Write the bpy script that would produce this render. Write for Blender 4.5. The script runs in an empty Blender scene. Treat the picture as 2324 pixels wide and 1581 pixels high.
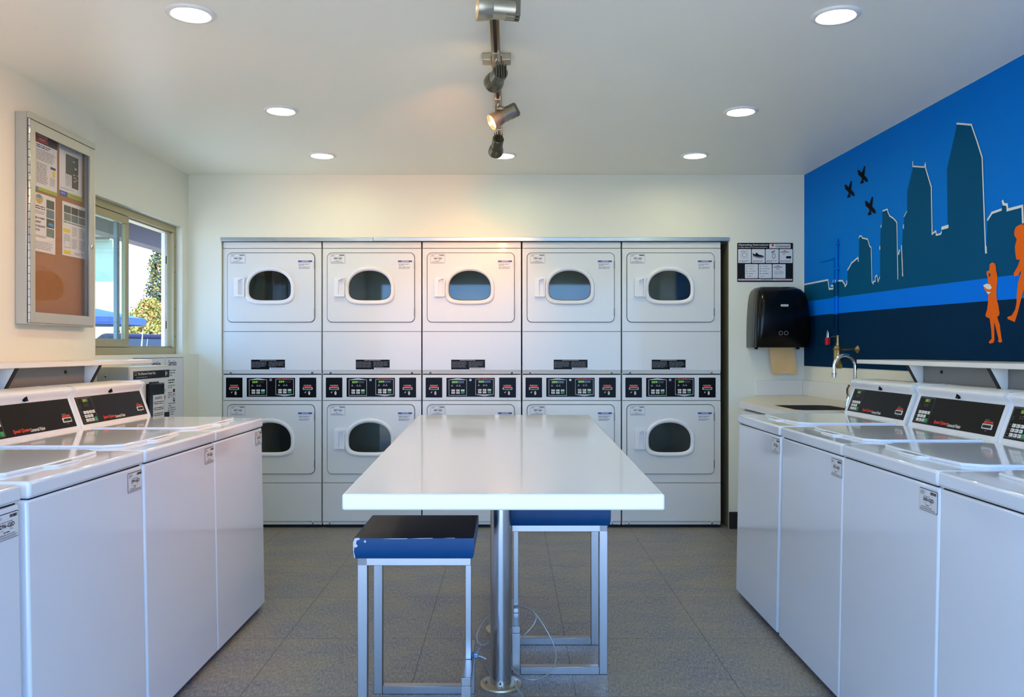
import bpy, bmesh, math, random
from mathutils import Vector as V, Matrix
from mathutils.geometry import tessellate_polygon
rng = random.Random(7)
SC = bpy.context.scene
COL = SC.collection
FPX, VX, VY, CAMZ = 1910.0, 1156.0, 795.0, 1.22      # lens length in pixels, vanishing point, eye height
PI = math.pi

# ---------------------------------------------------------------- materials
def lin(c):
    return tuple(((x/255)/12.92 if x/255 <= .04045 else ((x/255+.055)/1.055)**2.4) for x in c)
MATS = {}
def mat(name, rgb, rough=.5, metal=0, var=.04, scale=30, bump=0, bscale=200, emit=None, estr=0, coat=0, spec=.5, stretch=None):
    if name in MATS: return MATS[name]
    m = bpy.data.materials.new(name); m.use_nodes = True
    nt = m.node_tree; N = nt.nodes; L = nt.links
    b = N['Principled BSDF']
    c = lin(rgb)
    tc = N.new('ShaderNodeTexCoord'); mp = N.new('ShaderNodeMapping'); L.new(tc.outputs['Object'], mp.inputs[0])
    if stretch: mp.inputs['Scale'].default_value = stretch
    if var:
        nz = N.new('ShaderNodeTexNoise'); nz.inputs['Scale'].default_value = scale; nz.inputs['Detail'].default_value = 2
        L.new(mp.outputs[0], nz.inputs['Vector'])
        mx = N.new('ShaderNodeMix'); mx.data_type = 'RGBA'
        mx.inputs[6].default_value = (*[x*(1-var) for x in c], 1); mx.inputs[7].default_value = (*[min(1, x*(1+var)) for x in c], 1)
        L.new(nz.outputs[0], mx.inputs[0]); L.new(mx.outputs[2], b.inputs['Base Color'])
    else:
        b.inputs['Base Color'].default_value = (*c, 1)
    if bump:
        nb = N.new('ShaderNodeTexNoise'); nb.inputs['Scale'].default_value = bscale; nb.inputs['Detail'].default_value = 2
        L.new(mp.outputs[0], nb.inputs['Vector'])
        bp = N.new('ShaderNodeBump'); bp.inputs['Strength'].default_value = bump; bp.inputs['Distance'].default_value = .001
        L.new(nb.outputs[0], bp.inputs['Height']); L.new(bp.outputs[0], b.inputs['Normal'])
    b.inputs['Roughness'].default_value = rough; b.inputs['Metallic'].default_value = metal
    b.inputs['Specular IOR Level'].default_value = spec
    if coat: b.inputs['Coat Weight'].default_value = coat; b.inputs['Coat Roughness'].default_value = .05
    if emit:
        b.inputs['Emission Color'].default_value = (*lin(emit), 1); b.inputs['Emission Strength'].default_value = estr
    MATS[name] = m
    return m
def glass(name, tint, refl=1.0, rough=.02):
    m = bpy.data.materials.new(name); m.use_nodes = True
    nt = m.node_tree; N = nt.nodes; L = nt.links
    N.remove(N['Principled BSDF']); out = N['Material Output']
    tr = N.new('ShaderNodeBsdfTransparent'); tr.inputs[0].default_value = (*tint, 1)
    gl = N.new('ShaderNodeBsdfGlossy'); gl.inputs['Roughness'].default_value = rough
    fr = N.new('ShaderNodeLayerWeight'); fr.inputs[0].default_value = .5
    pw = N.new('ShaderNodeMath'); pw.operation = 'POWER'; pw.inputs[1].default_value = 5; L.new(fr.outputs['Facing'], pw.inputs[0])
    ml = N.new('ShaderNodeMath'); ml.operation = 'MULTIPLY_ADD'; ml.inputs[1].default_value = .96*refl; ml.inputs[2].default_value = .04*refl; ml.use_clamp = True
    mx = N.new('ShaderNodeMixShader')
    L.new(pw.outputs[0], ml.inputs[0]); L.new(ml.outputs[0], mx.inputs[0]); L.new(tr.outputs[0], mx.inputs[1]); L.new(gl.outputs[0], mx.inputs[2])
    L.new(mx.outputs[0], out.inputs[0]); MATS[name] = m
    return m

WHITE = mat('white_enamel', (221, 222, 219), .32, var=.01, bump=.12, bscale=420, coat=.25)
GLOSSW = mat('glossy_white_porcelain', (227, 234, 244), .1, var=.008, scale=4, coat=.5)
PLAST = mat('white_plastic', (232, 232, 234), .3, var=.01)
SEAM = mat('dark_seam', (16, 16, 18), .7, var=.1)
BLK = mat('black_panel', (12, 11, 13), .34, var=.05, spec=.1)
BLKG = mat('black_gloss_plastic', (6, 6, 7), .2, var=.05, spec=.22)
PRINTK = mat('black_print', (16, 16, 22), .5, var=0, spec=.2)
PRINTG = mat('grey_print', (120, 122, 128), .5, var=0)
STICK = mat('sticker_white', (222, 223, 226), .4, var=.01)
NAVYP = mat('navy_print', (24, 44, 88), .5, var=0)
BLUEP = mat('blue_print', (28, 74, 168), .45, var=0)
CYANP = mat('cyan_print', (70, 150, 205), .5, var=0)
REDP = mat('red_print', (226, 48, 24), .45, var=0)
ORNGP = mat('orange_print', (232, 128, 40), .5, var=0)
YELP = mat('yellow_print', (232, 205, 30), .5, var=0)
LIMEP = mat('lime_print', (160, 176, 40), .5, var=0)
GREENP = mat('green_button', (20, 140, 70), .4, var=0)
BTN = mat('button_white', (225, 222, 215), .4, var=.02)
WPRINT = mat('white_print', (215, 212, 208), .5, var=0)
LEDG = mat('green_digits', (120, 190, 20), .5, var=0, emit=(110, 200, 20), estr=.28)
LCD = mat('lcd_green', (92, 92, 30), .3, var=.05)
STEEL = mat('brushed_steel', (172, 172, 174), .3, 1, var=.06, scale=60, stretch=(1, 1, .05))
STEELT = mat('pole_steel', (186, 188, 192), .22, 1, var=.015, scale=60, stretch=(1, 1, .01))
CHROME = mat('chrome', (225, 226, 230), .06, 1, var=0)
ALU = mat('satin_aluminium', (192, 192, 182), .42, .6, var=.04, scale=20, stretch=(1, .1, .1))
GALV = mat('galvanized_metal', (176, 186, 188), .3, .8, var=.1, scale=14)
NICKEL = mat('satin_nickel', (172, 164, 146), .3, .85, var=.05)
BRASS = mat('antique_brass', (150, 128, 86), .3, .9, var=.06)
GREYPAINT = mat('grey_painted_board', (122, 122, 120), .5, var=.05, bump=.2, bscale=120)
LAMW = mat('white_laminate', (228, 226, 220), .3, var=.012)
COUNTER = mat('cream_solid_surface', (222, 212, 192), .32, var=.03, scale=90)
TABLEW = mat('white_solid_surface', (238, 239, 240), .16, var=.008, scale=3, coat=.3)
VINYLB = mat('blue_vinyl', (4, 66, 114), .4, var=.12, scale=25, spec=.25, bump=.25, bscale=160, stretch=(1, 1, .3))
VINYLD = mat('dark_seat_cloth', (38, 29, 34), .6, var=.3, scale=200, spec=.3, bump=.4, bscale=420)
CHIP = mat('worn_white_backing', (210, 205, 205), .8, var=.1)
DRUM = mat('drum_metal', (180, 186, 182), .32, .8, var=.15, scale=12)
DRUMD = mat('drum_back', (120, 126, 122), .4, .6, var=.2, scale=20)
CORK = mat('cork', (160, 110, 66), .75, var=.22, scale=260, bump=.4, bscale=260)
PAPER = mat('white_paper', (226, 226, 228), .6, var=.012)
TAN = mat('tan_aluminium', (172, 160, 122), .42, .25, var=.04)
CABLE = mat('steel_cable', (168, 168, 166), .38, .6, var=.1)
TOWEL = mat('brown_paper_towel', (222, 184, 128), .8, var=.06, bump=.3, bscale=150)
REDM = mat('red_padlock_paint', (190, 24, 24), .4, var=.05)
BULB = mat('lamp_glow', (255, 240, 200), .3, var=0, emit=(255, 214, 140), estr=14)
LENS = mat('downlight_lens', (255, 246, 220), .3, var=0, emit=(255, 248, 192), estr=40)
GLASS = glass('clear_glass', (.93, .95, .94), 1.0)
GLASSW = glass('window_glass', (.90, .95, .92), .7)
GLASSD = glass('dryer_door_glass', (.74, .78, .76), .9, .03)
GLASSB = glass('bulletin_glass', (.96, .96, .96), .9)
WALLP = mat('wall_white_paint', (232, 231, 215), .5, var=.012, scale=3, bump=.22, bscale=90)
CEILP = mat('ceiling_white_paint', (247, 247, 235), .42, var=.012, scale=2, bump=.25, bscale=110)

# ---------------------------------------------------------------- mesh collector
class Frame:
    """A flat working plane: origin, right, up; n points out of the surface."""
    def __init__(s, o, u, v):
        s.o = V(o); s.u = V(u).normalized(); s.v = V(v).normalized(); s.n = s.u.cross(s.v)
    def p(s, x, y, h=0): return s.o + s.u*x + s.v*y + s.n*h
TEXT = {}
def text_mesh(st):
    if st not in TEXT:
        cu = bpy.data.curves.new('t', 'FONT'); cu.body = st; cu.resolution_u = 2; cu.offset = .026
        ob = bpy.data.objects.new('t', cu); COL.objects.link(ob)
        dg = bpy.context.evaluated_depsgraph_get(); dg.update()
        me = bpy.data.meshes.new_from_object(ob.evaluated_get(dg))
        vs = [v.co.xy.copy() for v in me.vertices]; fs = [tuple(p.vertices) for p in me.polygons]
        bpy.data.objects.remove(ob); bpy.data.curves.remove(cu); bpy.data.meshes.remove(me)
        x0 = min(v.x for v in vs); x1 = max(v.x for v in vs); y0 = min(v.y for v in vs); y1 = max(v.y for v in vs)
        TEXT[st] = ([((v.x-x0)/(x1-x0), (v.y-y0)/(y1-y0)) for v in vs], fs)
    return TEXT[st]
class MB:
    def __init__(s): s.v = []; s.f = []; s.mats = []
    def mi(s, m):
        if m not in s.mats: s.mats.append(m)
        return s.mats.index(m)
    def add(s, vs, fs, m, smooth=False):
        k = len(s.v); i = s.mi(m); s.v += [tuple(v) for v in vs]
        s.f += [(tuple(a+k for a in f), i, smooth) for f in fs]
    def hexa(s, p, m, bev=0, seg=3):
        """p: 8 corners, bottom ring then top ring"""
        fs = [(3, 2, 1, 0), (4, 5, 6, 7), (0, 1, 5, 4), (1, 2, 6, 5), (2, 3, 7, 6), (3, 0, 4, 7)]
        s.solid(p, fs, m, bev, seg)
    def solid(s, p, fs, m, bev=0, seg=3):
        if not bev: return s.add(p, fs, m)
        bm = bmesh.new(); bv = [bm.verts.new(q) for q in p]
        for f in fs: bm.faces.new([bv[i] for i in f])
        bmesh.ops.recalc_face_normals(bm, faces=bm.faces)
        r = bmesh.ops.bevel(bm, geom=bm.edges[:], offset=bev, segments=seg, profile=.5, affect='EDGES', clamp_overlap=True)
        new = set(r['faces']); bm.verts.index_update()
        k = len(s.v); i = s.mi(m); s.v += [tuple(v.co) for v in bm.verts]
        s.f += [(tuple(v.index+k for v in f.verts), i, f in new) for f in bm.faces]; bm.free()
    def box(s, x0, x1, y0, y1, z0, z1, m, bev=0, seg=3):
        s.hexa([(x0, y0, z0), (x1, y0, z0), (x1, y1, z0), (x0, y1, z0), (x0, y0, z1), (x1, y0, z1), (x1, y1, z1), (x0, y1, z1)], m, bev, seg)
    def prism(s, poly, F, h0, h1, m, bev=0, seg=2):
        n = len(poly); p = [F.p(x, y, h0) for x, y in poly]+[F.p(x, y, h1) for x, y in poly]
        fs = [tuple(range(n))[::-1], tuple(range(n, 2*n))]+[(i, (i+1) % n, n+(i+1) % n, n+i) for i in range(n)]
        s.solid(p, fs, m, bev, seg)
    def flat(s, poly, F, h, m): s.add([F.p(x, y, h) for x, y in poly], [tuple(range(len(poly)))], m)
    def rect(s, F, x0, y0, x1, y1, h, m): s.flat([(x0, y0), (x1, y0), (x1, y1), (x0, y1)], F, h, m)
    def slab(s, F, x0, y0, x1, y1, h0, h1, m, bev=0, seg=2): s.prism([(x0, y0), (x1, y0), (x1, y1), (x0, y1)], F, h0, h1, m, bev, seg)
    def frame(s, F, x0, y0, x1, y1, w, h, m):
        s.rect(F, x0, y0, x1, y0+w, h, m); s.rect(F, x0, y1-w, x1, y1, h, m); s.rect(F, x0, y0+w, x0+w, y1-w, h, m); s.rect(F, x1-w, y0+w, x1, y1-w, h, m)
    def ring(s, F, outer, inner, h, m):
        n = len(outer); s.add([F.p(x, y, h) for x, y in outer]+[F.p(x, y, h) for x, y in inner], [(i, (i+1) % n, n+(i+1) % n, n+i) for i in range(n)], m)
    def plate(s, F, outer, inner, h0, h1, m, smooth=False):
        """slab from h0 to h1 with a hole"""
        t = tessellate_polygon([[V((x, y, 0)) for x, y in outer], [V((x, y, 0)) for x, y in inner]])
        al = outer+inner; n = len(al); a = len(outer); b = len(inner)
        fs = [tuple(f) for f in t]
        def up(f):
            q = [al[i] for i in f]; return (q[1][0]-q[0][0])*(q[2][1]-q[0][1])-(q[1][1]-q[0][1])*(q[2][0]-q[0][0]) > 0
        fs = [f if up(f) else f[::-1] for f in fs]
        s.add([F.p(x, y, h1) for x, y in al]+[F.p(x, y, h0) for x, y in al], fs+[tuple(i+n for i in f[::-1]) for f in fs], m)
        s.add([F.p(x, y, h1) for x, y in al]+[F.p(x, y, h0) for x, y in al],
              [(i, n+i, n+(i+1) % a, (i+1) % a) for i in range(a)]+[(a+i, a+(i+1) % b, n+a+(i+1) % b, n+a+i) for i in range(b)], m, smooth)
    def loft(s, rings, m, cap=True, smooth=True, cyc=False):
        n = len(rings[0]); vs = [p for r in rings for p in r]; R = len(rings); fs = []
        for k in range(R if cyc else R-1):
            a, b = k*n, ((k+1) % R)*n
            fs += [(a+i, a+(i+1) % n, b+(i+1) % n, b+i) for i in range(n)]
        s.add(vs, fs, m, smooth)
        if cap and not cyc:
            s.add(rings[0], [tuple(range(n))[::-1]], m); s.add(rings[-1], [tuple(range(n))], m)
    def lathe(s, p0, ax, prof, m, n=24, cap=True, smooth=True):
        """prof: (distance along the axis, radius)"""
        ax = V(ax).normalized(); a = ax.orthogonal().normalized(); b = ax.cross(a); p0 = V(p0)
        rings = [[p0+ax*d+(a*math.cos(2*PI*i/n)+b*math.sin(2*PI*i/n))*r for i in range(n)] for d, r in prof]
        s.loft(rings, m, cap, smooth)
    def cyl(s, p0, p1, r, m, n=20, r1=None):
        d = V(p1)-V(p0); s.lathe(p0, d, [(0, r), (d.length, r if r1 is None else r1)], m, n)
    def tube(s, pts, r, m, n=8, cyc=False):
        pts = [V(p) for p in pts]; rings = []; up = V((.13, .31, .94)).normalized()
        N = len(pts)
        for i, p in enumerate(pts):
            t = (pts[(i+1) % N if cyc else min(i+1, N-1)]-pts[(i-1) % N if cyc else max(i-1, 0)]).normalized()
            a = t.cross(up)
            if a.length < .05: a = t.orthogonal()
            a.normalize(); b = t.cross(a)
            rings.append([p+(a*math.cos(2*PI*k/n)+b*math.sin(2*PI*k/n))*r for k in range(n)])
        s.loft(rings, m, not cyc, True, cyc)
    def text(s, F, st, x, y, w, hh, h, m, it=0):
        """the string fitted into the w x hh box whose lower left corner is x, y"""
        vs, fs = text_mesh(st)
        s.add([F.p(x+a*w+it*b*hh, y+b*hh, h) for a, b in vs], fs, m)
    def stroke(s, F, pts, w, h, m):
        for q, ((x0, y0), (x1, y1)) in enumerate(zip(pts, pts[1:])):
            d = math.hypot(x1-x0, y1-y0) or 1; dx, dy = (x1-x0)/d*w/2, (y1-y0)/d*w/2
            s.flat([(x0-dx+dy, y0-dy-dx), (x1+dx+dy, y1+dy-dx), (x1+dx-dy, y1+dy+dx), (x0-dx-dy, y0-dy+dx)], F, h+.0003*(q % 2), m)
    def micro(s, F, x0, y0, x1, y1, rows, h, m, fill=.5, last=True):
        """rows of print too small to read"""
        rh = (y1-y0)/rows
        for r in range(rows):
            y = y1-(r+.5)*rh; x = x0; xe = x0+(x1-x0)*(rng.uniform(.45, .95) if last and r == rows-1 else rng.uniform(.86, 1))
            while x < xe-1e-5:
                w = min(rng.uniform(1.2, 4)*rh*1.1, xe-x); s.rect(F, x, y-rh*fill/2, x+w, y+rh*fill/2, h, m); x += w+rh*.5
    def build(s, name, parent=None, sharp=None):
        me = bpy.data.meshes.new(name); me.from_pydata(s.v, [], [f[0] for f in s.f])
        for m in s.mats: me.materials.append(m)
        me.polygons.foreach_set('material_index', [f[1] for f in s.f]); me.polygons.foreach_set('use_smooth', [f[2] for f in s.f])
        me.update()
        if sharp: me.set_sharp_from_angle(angle=math.radians(sharp))
        o = bpy.data.objects.new(name, me); COL.objects.link(o)
        if parent: o.parent = parent
        return o
def tag(o, label=None, cat=None, group=None, kind=None):
    for k, v in (('label', label), ('category', cat), ('group', group), ('kind', kind)):
        if v: o[k] = v
    return o
def thing(name, loc, label, cat, group=None, rz=0):
    o = bpy.data.objects.new(name, None); COL.objects.link(o); o.location = loc; o.rotation_euler.z = rz; o.empty_display_size = .1
    return tag(o, label, cat, group)
def dup(o, parent=None, skip=()):
    c = o.copy(); COL.objects.link(c); c.parent = parent
    for ch in list(o.children):
        if not any(ch.name.startswith(k) for k in skip): dup(ch, c, skip)
    return c
def rrect(x0, y0, x1, y1, r, k=5):
    out = []
    for cx, cy, a in ((x1-r, y0+r, -90), (x1-r, y1-r, 0), (x0+r, y1-r, 90), (x0+r, y0+r, 180)):
        out += [(cx+r*math.cos(math.radians(a+90*i/k)), cy+r*math.sin(math.radians(a+90*i/k))) for i in range(k+1)]
    return out
def plane_px(X):
    """a photo pixel as (distance, height) on the upright plane x = X that runs along the view"""
    def f(px, py):
        s = (px-VX)/X; return FPX/s, CAMZ-(py-VY)/s
    return f
def at(px, py, d): return V(((px-VX)*d/FPX, d, CAMZ-(py-VY)*d/FPX))
# ---------------------------------------------------------------- the room
XL, XLW, YB, ZC = -2.13, -2.20, 5.77, 2.423       # left wall, its recessed window stretch, back wall, ceiling
def wall_x(d): return 2.02+.029*(5.79-d)          # the right wall runs very slightly out of square
Y0 = -.9
def struct(o): o['kind'] = 'structure'; return o
# floor
def floor_mat():
    m = bpy.data.materials.new('linen_vinyl_tile'); m.use_nodes = True; nt = m.node_tree; N = nt.nodes; L = nt.links
    b = N['Principled BSDF']; tc = N.new('ShaderNodeTexCoord')
    def noise(sc, det, st, rough=.6):
        mp = N.new('ShaderNodeMapping'); mp.inputs['Scale'].default_value = st; L.new(tc.outputs['Object'], mp.inputs[0])
        n = N.new('ShaderNodeTexNoise'); n.inputs['Scale'].default_value = sc; n.inputs['Detail'].default_value = det; n.inputs['Roughness'].default_value = rough
        L.new(mp.outputs[0], n.inputs[0]); return n
    def mix(f, a, c, blend='MIX'):
        x = N.new('ShaderNodeMix'); x.data_type = 'RGBA'; x.blend_type = blend
        for sock, v in ((x.inputs[0], f), (x.inputs[6], a), (x.inputs[7], c)):
            if hasattr(v, 'is_linked') or hasattr(v, 'links'): L.new(v, sock)
            else: sock.default_value = v
        return x.outputs[2]
    def ramp(n, a, c):
        r = N.new('ShaderNodeMapRange'); r.inputs[1].default_value = a; r.inputs[2].default_value = c; L.new(n.outputs[0], r.inputs[0]); return r.outputs[0]
    big = ramp(noise(3.2, 4, (1, 1.4, 1)), .40, .62); threads = ramp(noise(36, 3, (1, 5, 1)), .36, .66); cross = ramp(noise(36, 3, (5, 1, 1)), .40, .66)
    flecks = ramp(noise(70, 2, (1, 6, 1)), .66, .72)
    c1 = mix(big, (*lin((146, 136, 118)), 1), (*lin((92, 104, 136)), 1))
    c2 = mix(threads, c1, (*lin((98, 95, 92)), 1))
    c3 = mix(cross, c2, (*lin((156, 151, 142)), 1))
    f2 = N.new('ShaderNodeMath'); f2.operation = 'MULTIPLY'; f2.inputs[1].default_value = .45; L.new(flecks, f2.inputs[0])
    c4 = mix(f2.outputs[0], c3, (*lin((150, 145, 135)), 1))
    # tile joints every 0.593 m across and 0.6 m along
    sep = N.new('ShaderNodeSeparateXYZ'); L.new(tc.outputs['Object'], sep.inputs[0])
    def joint(out, off, pitch):
        a = N.new('ShaderNodeMath'); a.operation = 'SUBTRACT'; L.new(out, a.inputs[0]); a.inputs[1].default_value = off
        p = N.new('ShaderNodeMath'); p.operation = 'PINGPONG'; L.new(a.outputs[0], p.inputs[0]); p.inputs[1].default_value = pitch/2
        l = N.new('ShaderNodeMath'); l.operation = 'LESS_THAN'; L.new(p.outputs[0], l.inputs[0]); l.inputs[1].default_value = .0017; return l.outputs[0]
    mx = N.new('ShaderNodeMath'); mx.operation = 'MAXIMUM'; L.new(joint(sep.outputs[0], -.357, .593), mx.inputs[0]); L.new(joint(sep.outputs[1], 2.965, .6), mx.inputs[1])
    jf = N.new('ShaderNodeMath'); jf.operation = 'MULTIPLY'; jf.inputs[1].default_value = .75; L.new(mx.outputs[0], jf.inputs[0])
    c5 = mix(jf.outputs[0], c4, (*lin((40, 37, 34)), 1))
    L.new(c5, b.inputs['Base Color']); b.inputs['Roughness'].default_value = .42
    bp = N.new('ShaderNodeBump'); bp.inputs['Strength'].default_value = .12; bp.inputs['Distance'].default_value = .001; L.new(threads, bp.inputs['Height']); L.new(bp.outputs[0], b.inputs['Normal'])
    return m
g = MB(); g.box(-2.33, 2.5, Y0-.15, 6.75, -.06, 0, floor_mat()); struct(g.build('floor'))
g = MB(); g.box(-2.33, 2.5, Y0-.15, 6.75, ZC, ZC+.12, CEILP); struct(g.build('ceiling'))
# left wall: near stretch stands proud; a window stretch is set back above the 1.19 m ledge
DS, ZS = 4.33, 1.195
W0, W1, WZ0, WZ1 = 4.335, 5.66, ZS, 2.05            # window opening
g = MB()
g.box(-2.33, XL, Y0, DS, 0, ZC, WALLP); g.box(-2.33, XL, DS, 6.6, 0, ZS, WALLP)
g.box(-2.33, XLW, W1, 6.6, ZS, ZC, WALLP); g.box(-2.33, XLW, DS, W1, WZ1, ZC, WALLP)
struct(g.build('wall_left'))
# back wall with the dryer recess
RX0, RX1, RZ = -1.975, 1.505, 1.993
g = MB()
g.box(-2.325, RX0, YB, YB+.14, 0, ZC, WALLP); g.box(RX1, 2.3, YB, YB+.14, 0, ZC, WALLP); g.box(RX0, RX1, YB, YB+.14, RZ, ZC, WALLP)
g.box(RX0-.1, RX1+.1, 6.6, 6.7, 0, ZC, WALLP); g.box(RX0-.1, RX0, YB+.14, 6.6, 0, ZC, WALLP); g.box(RX1, RX1+.1, YB+.14, 6.6, 0, ZC, WALLP)
struct(g.build('wall_back'))
g = MB()
g.box(RX0-.004, -.935, YB-.006, YB+.03, 1.968, RZ+.001, GALV, .002); g.box(-.933, RX1+.004, YB-.007, YB+.03, 1.969, RZ+.002, GALV, .002)
struct(g.build('trim_1'))
g = MB(); g.box(RX1-.004, RX1+.002, YB+.004, 6.4, 0, 1.968, mat('dull_zinc', (150, 146, 122), .5, .5, var=.06)); struct(g.build('trim_2'))
g = MB(); g.box(RX1, 2.0, YB-.012, YB+.001, 0, .115, mat('black_rubber', (26, 24, 24), .5), .003); struct(g.build('baseboard_back'))
# right wall (slightly out of square)
xa, xb = wall_x(Y0), wall_x(6.0)
g = MB(); g.hexa([(xa, Y0, 0), (xa+.2, Y0, 0), (xb+.2, 6.0, 0), (xb, 6.0, 0), (xa, Y0, ZC), (xa+.2, Y0, ZC), (xb+.2, 6.0, ZC), (xb, 6.0, ZC)], WALLP)
wr = struct(g.build('wall_right'))
# unseen front wall behind the camera, added for light control; wide opening admits daylight
g = MB(); g.box(-2.45, -1.9, Y0-.14, Y0, 0, ZC, WALLP); g.box(1.95, 2.42, Y0-.14, Y0, 0, ZC, WALLP); g.box(-1.9, 1.95, Y0-.14, Y0, 2.2, ZC, WALLP)
struct(g.build('wall_front'))

# mural painted on the right wall
un = V((-.029, 1, 0)).normalized()
FR = Frame((wall_x(0), 0, 0), -un, (0, 0, 1))        # right = toward the camera, out = into the room
def wr_px(px, py):
    d = 4179.0/(px-VX+55.4); return -d*math.sqrt(1+.029**2), CAMZ-(py-VY)*d/FPX
def M1(pts): return [wr_px(1800+x/2.196, 120+y/2.196) for x, y in pts]
def M2(pts): return [wr_px(2180+x/4.389, 440+y/4.389) for x, y in pts]
SKYB = mat('mural_blue', (0, 118, 214), .6, var=.03, scale=4, spec=.04); TEAL = mat('mural_teal', (0, 80, 122), .6, var=.03, scale=4, spec=.04)
WATER = mat('mural_water_blue', (0, 118, 234), .6, var=.02, scale=4, spec=.04); NAVY = mat('mural_navy', (2, 42, 72), .6, var=.04, scale=4, spec=.04)
MWHITE = mat('mural_white', (226, 226, 222), .5, var=.01); MORANGE = mat('mural_orange', (242, 104, 16), .6, var=.02, spec=.1); MBLACK = mat('mural_black', (10, 12, 18), .6, var=.02, spec=.04)
g = MB()
uF = -(5.765)*1.00042
NEAR = -.6
g.rect(FR, uF, 1.115, NEAR, ZC-.002, .001, SKYB)
sky = [(57, 1160), (178, 1135), (183, 1178), (203, 1160), (218, 1140), (245, 1138), (262, 1160), (272, 1145), (273, 1080), (290, 1055), (325, 1025), (330, 1035), (330, 917), (345, 915), (350, 925), (372, 930), (383, 965), (392, 975), (396, 1150),
       (410, 1140), (413, 1115), (425, 1110), (428, 1130), (435, 1130), (435, 975), (438, 870), (445, 860), (447, 788), (472, 783), (478, 800), (485, 815), (515, 835), (522, 850), (524, 1000), (530, 1000), (540, 985), (545, 965), (548, 880), (553, 870),
       (555, 815), (570, 790), (570, 690), (600, 565), (660, 570), (693, 665), (697, 900), (715, 890), (718, 908), (740, 905), (745, 880), (772, 875), (768, 580), (820, 352), (890, 358), (947, 520), (957, 985), (966, 985), (970, 835), (995, 795), (1042, 780),
       (1045, 748), (1060, 745), (1078, 790), (1145, 768), (1151, 860), (1185, 850), (1190, 600), (1260, 560), (1300, 570), (1310, 900), (1420, 880)]
g.flat([(x, y) for x, y in M1([(57, 1250)]+sky+[(1420, 1090), (1151, 1112), (600, 1180)])][::-1], FR, .0018, TEAL)
g.flat(M1([(57, 1240), (57, 1316), (135, 1305), (600, 1265), (1151, 1222), (1900, 1165), (1900, 1040), (1151, 1100), (600, 1168)]), FR, .0026, WATER)
nv = M1([(57, 1316), (135, 1305), (600, 1265), (1151, 1222), (1900, 1165)])
g.flat([(nv[0][0], 1.115), (nv[-1][0], 1.115)]+nv[::-1], FR, .0034, NAVY)
g.rect(FR, nv[-1][0]-.001, 1.115, NEAR, nv[-1][1], .0034, NAVY)
for pl, w in (([(57, 1154), (176, 1131), (182, 1176), (203, 1174), (203, 1160), (192, 1160)], 9), ([(203, 1137), (218, 1137)], 14), ([(220, 1135), (248, 1135), (258, 1150), (262, 1163), (270, 1150), (270, 1137)], 8), ([(275, 1080), (290, 1055), (293, 1047), (326, 1020), (328, 1036)], 8),
              ([(331, 922), (333, 914), (343, 912), (348, 922), (374, 928), (381, 950), (384, 962), (392, 970), (396, 1140), (402, 1150)], 6), ([(402, 1148), (404, 1138), (412, 1138), (412, 1115), (420, 1108), (426, 1140), (434, 1118)], 6), ([(435, 966), (435, 976)], 8), ([(441, 860), (441, 868)], 6),
              ([(450, 787), (472, 779), (477, 796), (484, 812), (500, 822), (514, 836), (520, 846), (525, 1125)], 6), ([(529, 1000), (532, 985)], 10), ([(543, 962), (549, 1106)], 7), ([(548, 1098), (549, 1108)], 9), ([(553, 858), (553, 872)], 7), ([(556, 815), (570, 790)], 4),
              ([(599, 543), (600, 565), (657, 569), (662, 550)], 6), ([(662, 550), (664, 575), (692, 668), (696, 902), (714, 888), (717, 907), (738, 902), (742, 893)], 7), ([(747, 873), (773, 865)], 14), ([(820, 352), (892, 358), (917, 430), (946, 522), (963, 985)], 7), ([(964, 970), (965, 992)], 11),
              ([(974, 830), (995, 797), (1040, 781)], 9), ([(1048, 740), (1052, 752), (1070, 757), (1072, 782), (1146, 763), (1149, 842)], 10)):
    g.stroke(FR, M1(pl), w/2.196*.0025, .0032, MWHITE)
def plane(dx, dy, k):
    P = lambda q: M1([(348+dx+(x-348)*k, 605+dy+(y-605)*k) for x, y in q])
    g.flat(P([(357, 563), (362, 566), (358, 606), (352, 634), (354, 648), (337, 652), (338, 644), (345, 630), (342, 604)])[::-1], FR, .0030, MBLACK)
    g.flat(P([(324, 583), (332, 584), (372, 626), (376, 642), (366, 642), (327, 606)])[::-1], FR, .0032, MBLACK)
plane(0, 0, 1); plane(-66, 72, .96); plane(38, 155, 1.06)
g.flat(M2([(300, 700), (325, 682), (350, 690), (362, 720), (365, 770), (375, 810), (375, 880), (365, 960), (370, 1050), (385, 1100), (398, 1190), (390, 1215), (375, 1222), (385, 1260), (400, 1300), (405, 1350), (418, 1440), (425, 1470), (405, 1480), (383, 1470), (388, 1445), (375, 1390), (358, 1320), (345, 1270), (345, 1350), (347, 1460),
   (335, 1482), (300, 1490), (290, 1475), (320, 1440), (315, 1350), (300, 1240), (262, 1222), (258, 1200), (275, 1150), (285, 1050), (285, 1000), (275, 985), (245, 945), (240, 925), (290, 900), (280, 850), (278, 820), (268, 800), (270, 770), (290, 765), (297, 750)])[::-1], FR, .0042, MORANGE)
g.flat(M2([(290, 790), (312, 795), (308, 815), (295, 828)])[::-1], FR, .0050, TEAL)
g.flat(M2([(235, 910), (270, 893), (305, 900), (322, 935), (300, 952), (268, 942)])[::-1], FR, .0050, MWHITE)
g.flat(M2([(270, 972), (316, 978), (285, 998)])[::-1], FR, .0050, MWHITE)
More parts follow.
